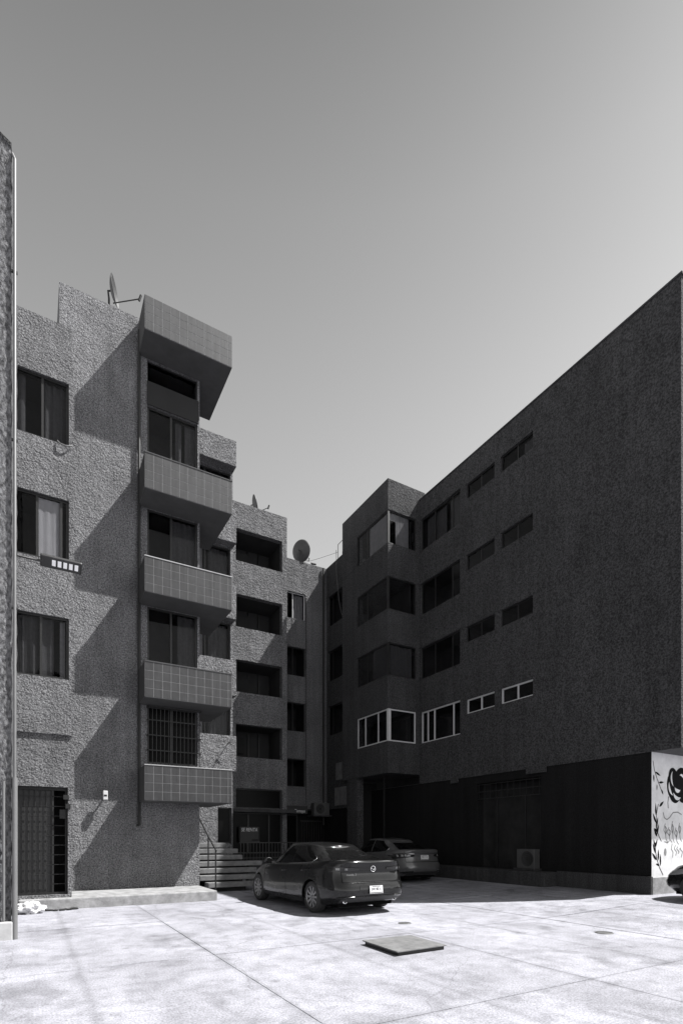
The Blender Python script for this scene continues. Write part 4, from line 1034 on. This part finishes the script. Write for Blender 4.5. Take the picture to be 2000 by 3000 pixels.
        # reflector strip and exhaust tips
        patch(lambda s, t: end(sgn*(0.50+0.32*s), 0.10+0.045*t), 8, 1, 'reflector', 'tail', root, 0.008)
        if S.get('exhaust'):
            p = end(sgn*0.62, 0.02); mb = MB(); mb.lathe([(0.08, 0.03), (-0.03, 0.034), (-0.03, 0.045), (0.12, 0.045)], (p.x, p.y+0.0, p.z+0.02), (0, 1, 0), 16); mb.build('exhaust', M['chrome'], root)
    # grille, bumpers, plate
    patch(lambda s, t: end((2*s-1)*0.50*(1-.12*t), .22+.40*t, True), 12, 4, 'grille', 'car_black', root, 0.006)
    patch(lambda s, t: end((2*s-1)*0.74, .02+.10*t), 16, 2, 'diffuser', 'car_black', root, 0.006)
    pv = S['plate_v']
    rc = patch(lambda s, t: end((2*s-1)*(0.42-0.06*t)+0.0, pv-0.075+.20*t), 10, 3, 'plate_recess', S.get('recess', 'car_black'), root, 0.003)
    pc = end(0, pv); 
    mb = MB(); mb.box(-0.16, 0.16, -0.012, 0.0, -0.08, 0.08); pl = mb.build('license_plate', M['plate'], root); pl.location = (S.get('plate_dx', 0), pc.y-0.022, pc.z+0.01); pl.rotation_euler = (math.radians(-6), 0, 0)
    text_mesh('plate_text', S['plate_text'], 0.078, M['seam'], pl, (0, -0.0135, 0.008), (math.radians(90), 0, 0), 0.0012, sx=0.68)
    mb = MB(); mb.box(-0.15, 0.15, -0.0145, -0.0122, -0.073, -0.05); mb.box(-0.1, 0.1, -0.0145, -0.0122, 0.056, 0.07); mb.build('plate_band', M['alloy'], pl)
    # boot lid gap (U shape) and the bright creases
    bx, bv0, bv1 = S['boot']
    pts = [end(bx, bv1 - (bv1-bv0)*i/5) for i in range(6)] + [end(bx - 2*bx*i/20, bv0 - 0.0*math.sin(i/20*math.pi)) for i in range(1, 20)] + [end(-bx, bv0 + (bv1-bv0)*i/5) for i in range(6)]
    mb = MB(); mb.tube([p + Vector((0, -0.004, 0)) for p in pts], 0.007, 5); mb.build('boot_gap', M['seam'], root)
    for (hw_, v, rr, mt) in S['creases']:
        pts = [end(hw_*(1-2*i/24), v) for i in range(25)]
        mb = MB(); mb.tube([p + Vector((0, -0.002, 0)) for p in pts], rr, 8); mb.build('crease', M[mt], root)
    if S.get('emblem'):
        p = end(0, S['emblem']); mb = MB()
        mb.lathe([(-0.002, 0.048), (0.006, 0.052), (0.008, 0.058), (0.004, 0.064), (-0.004, 0.062)], (0, p.y-0.012, p.z), (0, -1, 0), 24)
        pts = [(-0.052, 0.012), (-0.03, 0.012), (-0.012, -0.006), (0, -0.022), (0.012, -0.006), (0.03, 0.012), (0.052, 0.012)]
        mb.tube([(x, p.y-0.018, p.z+z) for x, z in pts], 0.006, 6)
        mb.build('emblem', M['chrome'], root)
        q = end(-0.52, S['emblem']-0.13)
        text_mesh('badge', S['badge'], 0.06, M['alloy'], root, (q.x, q.y-0.012, q.z), (math.radians(84), 0, 0), 0.002, sx=1.2)
    # shark-fin, underbody
    mb = MB(); mb.box(-HW+0.28, HW-0.28, -Lr+0.35, Lf-0.4, 0.16, 0.34); mb.build('underbody', M['seam'], root)
    # wheels
    wt = 0.215; first = None
    for ay in S['axles']:
        for sg_ in (1, -1):
            cx = sg_*(HW - 0.03 - wt/2)
            if first is None:
                prof = [(-wt/2+0.01, WR*0.66), (-wt/2, WR*0.74), (-wt/2+0.008, WR*0.93), (-wt/2+0.03, WR*0.99), (0, WR), (wt/2-0.03, WR*0.99), (wt/2-0.008, WR*0.93), (wt/2, WR*0.74), (wt/2-0.01, WR*0.66)]
                mb = MB(); mb.lathe(prof, (0,0,0), (1,0,0), 40); tm = mb.mesh('wheel', M['rubber'])
                mb = MB(); R = WR*0.70
                mb.lathe([(-0.09, R*0.99), (0.085, R*0.985), (0.10, R), (0.10, R*0.93), (0.07, R*0.90), (-0.02, R*0.88)], (0,0,0), (1,0,0), 40)
                ns = S.get('spokes', 10)
                for k in range(ns):
                    a_ = 2*math.pi*k/ns
                    ca, sa = math.cos(a_), math.sin(a_)
                    def rp(h_, rad, tang): return (h_, rad*ca - tang*sa, rad*sa + tang*ca)
                    w0_, w1_ = 0.020, 0.026
                    v8 = [rp(0.075, R*.16, -w0_), rp(0.075, R*.16, w0_), rp(0.09, R*.94, w1_), rp(0.09, R*.94, -w1_), rp(0.03, R*.16, -w0_), rp(0.03, R*.16, w0_), rp(0.04, R*.94, w1_), rp(0.04, R*.94, -w1_)]
                    mb.add(v8, [(0,1,2,3),(4,7,6,5),(0,4,5,1),(1,5,6,2),(2,6,7,3),(3,7,4,0)])
                mb.lathe([(0.082, 0.001), (0.082, R*.17), (0.07, R*.2), (0.02, R*.2)], (0,0,0), (1,0,0), 20)
                rm = mb.mesh('rim', M['alloy'])
                mb = MB(); mb.lathe([(0.0, 0.001), (0.0, R*.62), (0.012, R*.62), (0.012, 0.001)], (0,0,0), (1,0,0), 24, False); bm_d = mb.mesh('brake_disc', M['iron_cover'])
                mb = MB(); mb.lathe([(-0.02, 0.001), (-0.02, R*.95)], (0,0,0), (1,0,0), 24, False); bk_d = mb.mesh('wheel_back', M['seam'])
                first = True
            wh = link('wheel', tm, root); wh.location = (cx, ay, WR); wh.rotation_euler = (random.uniform(0, 1), 0, 0 if sg_ > 0 else math.pi)
            link('rim', rm, wh); link('brake_disc', bm_d, wh); link('wheel_back', bk_d, wh)
    return root
SEDAN = dict(rear=2.33, front=2.33, hw=0.965, wr=0.335, axles=(-1.33, 1.40), nr=6.5, nf=3.4,
    shoulder=[(-2.35, 1.10), (-2.0, 1.115), (-1.5, 1.09), (-0.6, 1.02), (0.4, 0.98), (1.0, 0.955), (1.5, 0.915), (2.0, 0.80), (2.33, 0.67)],
    bottom=[(-2.33, 0.28), (-1.7, 0.20), (0, 0.185), (1.8, 0.20), (2.33, 0.24)],
    crown=[(-2.3, 0.008), (-1.6, 0.02), (0, 0.0), (1.0, 0.05), (1.8, 0.06), (2.3, 0.01)],
    yr=[(0, 2.14), (.08, 2.24), (.16, 2.33), (.34, 2.335), (.44, 2.31), (.50, 2.26), (.70, 2.22), (.86, 2.245), (.95, 2.29), (1, 2.275)],
    yf=[(0, 2.18), (.2, 2.30), (.45, 2.33), (.7, 2.29), (1, 2.10)],
    roof=[(-2.0, 1.125), (-1.6, 1.225), (-1.2, 1.33), (-0.7, 1.42), (-0.2, 1.448), (0.2, 1.435), (0.7, 1.36), (1.2, 1.2)],
    g_rear=(2.12, 1.0), g_front=(1.30, 0.40), ga=(0.80, 0.565), rear_glass=(0.14, 0.86), bpillar=-0.22,
    dlo_rear=(-1.10, -1.22, -0.70), dlo_front=(0.98, 0.34), gaps=(0.98, -0.20, -1.10), handles=(0.02, -0.92), mirror=0.86,
    tail_x=(0.34, 0.87), tail_v=(0.735, 0.865), head_x=(0.45, 0.84), head_v=(0.66, 0.84), plate_v=0.285, plate_text="JNV 482 A",
    boot=(0.72, 0.49, 0.97), creases=[(0.82, 0.965, 0.008, 'paint_grey'), (0.70, 0.475, 0.008, 'paint_grey'), (0.82, 0.13, 0.010, 'paint_grey')],
    emblem=0.80, badge="mazda 3", exhaust=True, chrome_win=True, recess='paint_grey')
make_car('parked_car', "dark grey sedan parked at the sunlit edge, its pale license plate facing the yard", (5.94, 11.36, 0), 0.045, 'paint_grey', SEDAN)
S2_ = dict(SEDAN); S2_.update(hw=0.905, nr=5.2, roof=[(-2.0, 1.14), (-1.6, 1.26), (-1.2, 1.37), (-0.7, 1.45), (-0.2, 1.475), (0.2, 1.465), (0.7, 1.39), (1.2, 1.22)], tail_x=(0.42, 0.86), tail_v=(0.66, 0.87), plate_v=0.68, plate_text="PKD 17 64",
    boot=(0.70, 0.52, 0.97), creases=[(0.80, 0.965, 0.010, 'paint_silver'), (0.60, 0.84, 0.014, 'chrome')], emblem=None, exhaust=False, bright_tail=True, plate_dx=0.0, recess='paint_silver', spokes=7)
make_car('parked_car', "silver grey sedan in deep shade behind the darker sedan", (11.42, 16.35, 0.07), 0, 'paint_silver', S2_)
S3_ = dict(SEDAN); S3_.update(creases=[(0.80, 0.985, 0.010, 'paint_black')], emblem=None, plate_text="MRX 93 05", recess='car_black')
make_car('parked_car', "black car cut off by the right picture edge, its nose towards the mural", (13.74, 4.95, 0.10), 0, 'paint_black', S3_)

for o in bpy.data.objects:
    if 'world_parts' in o: del o['world_parts']
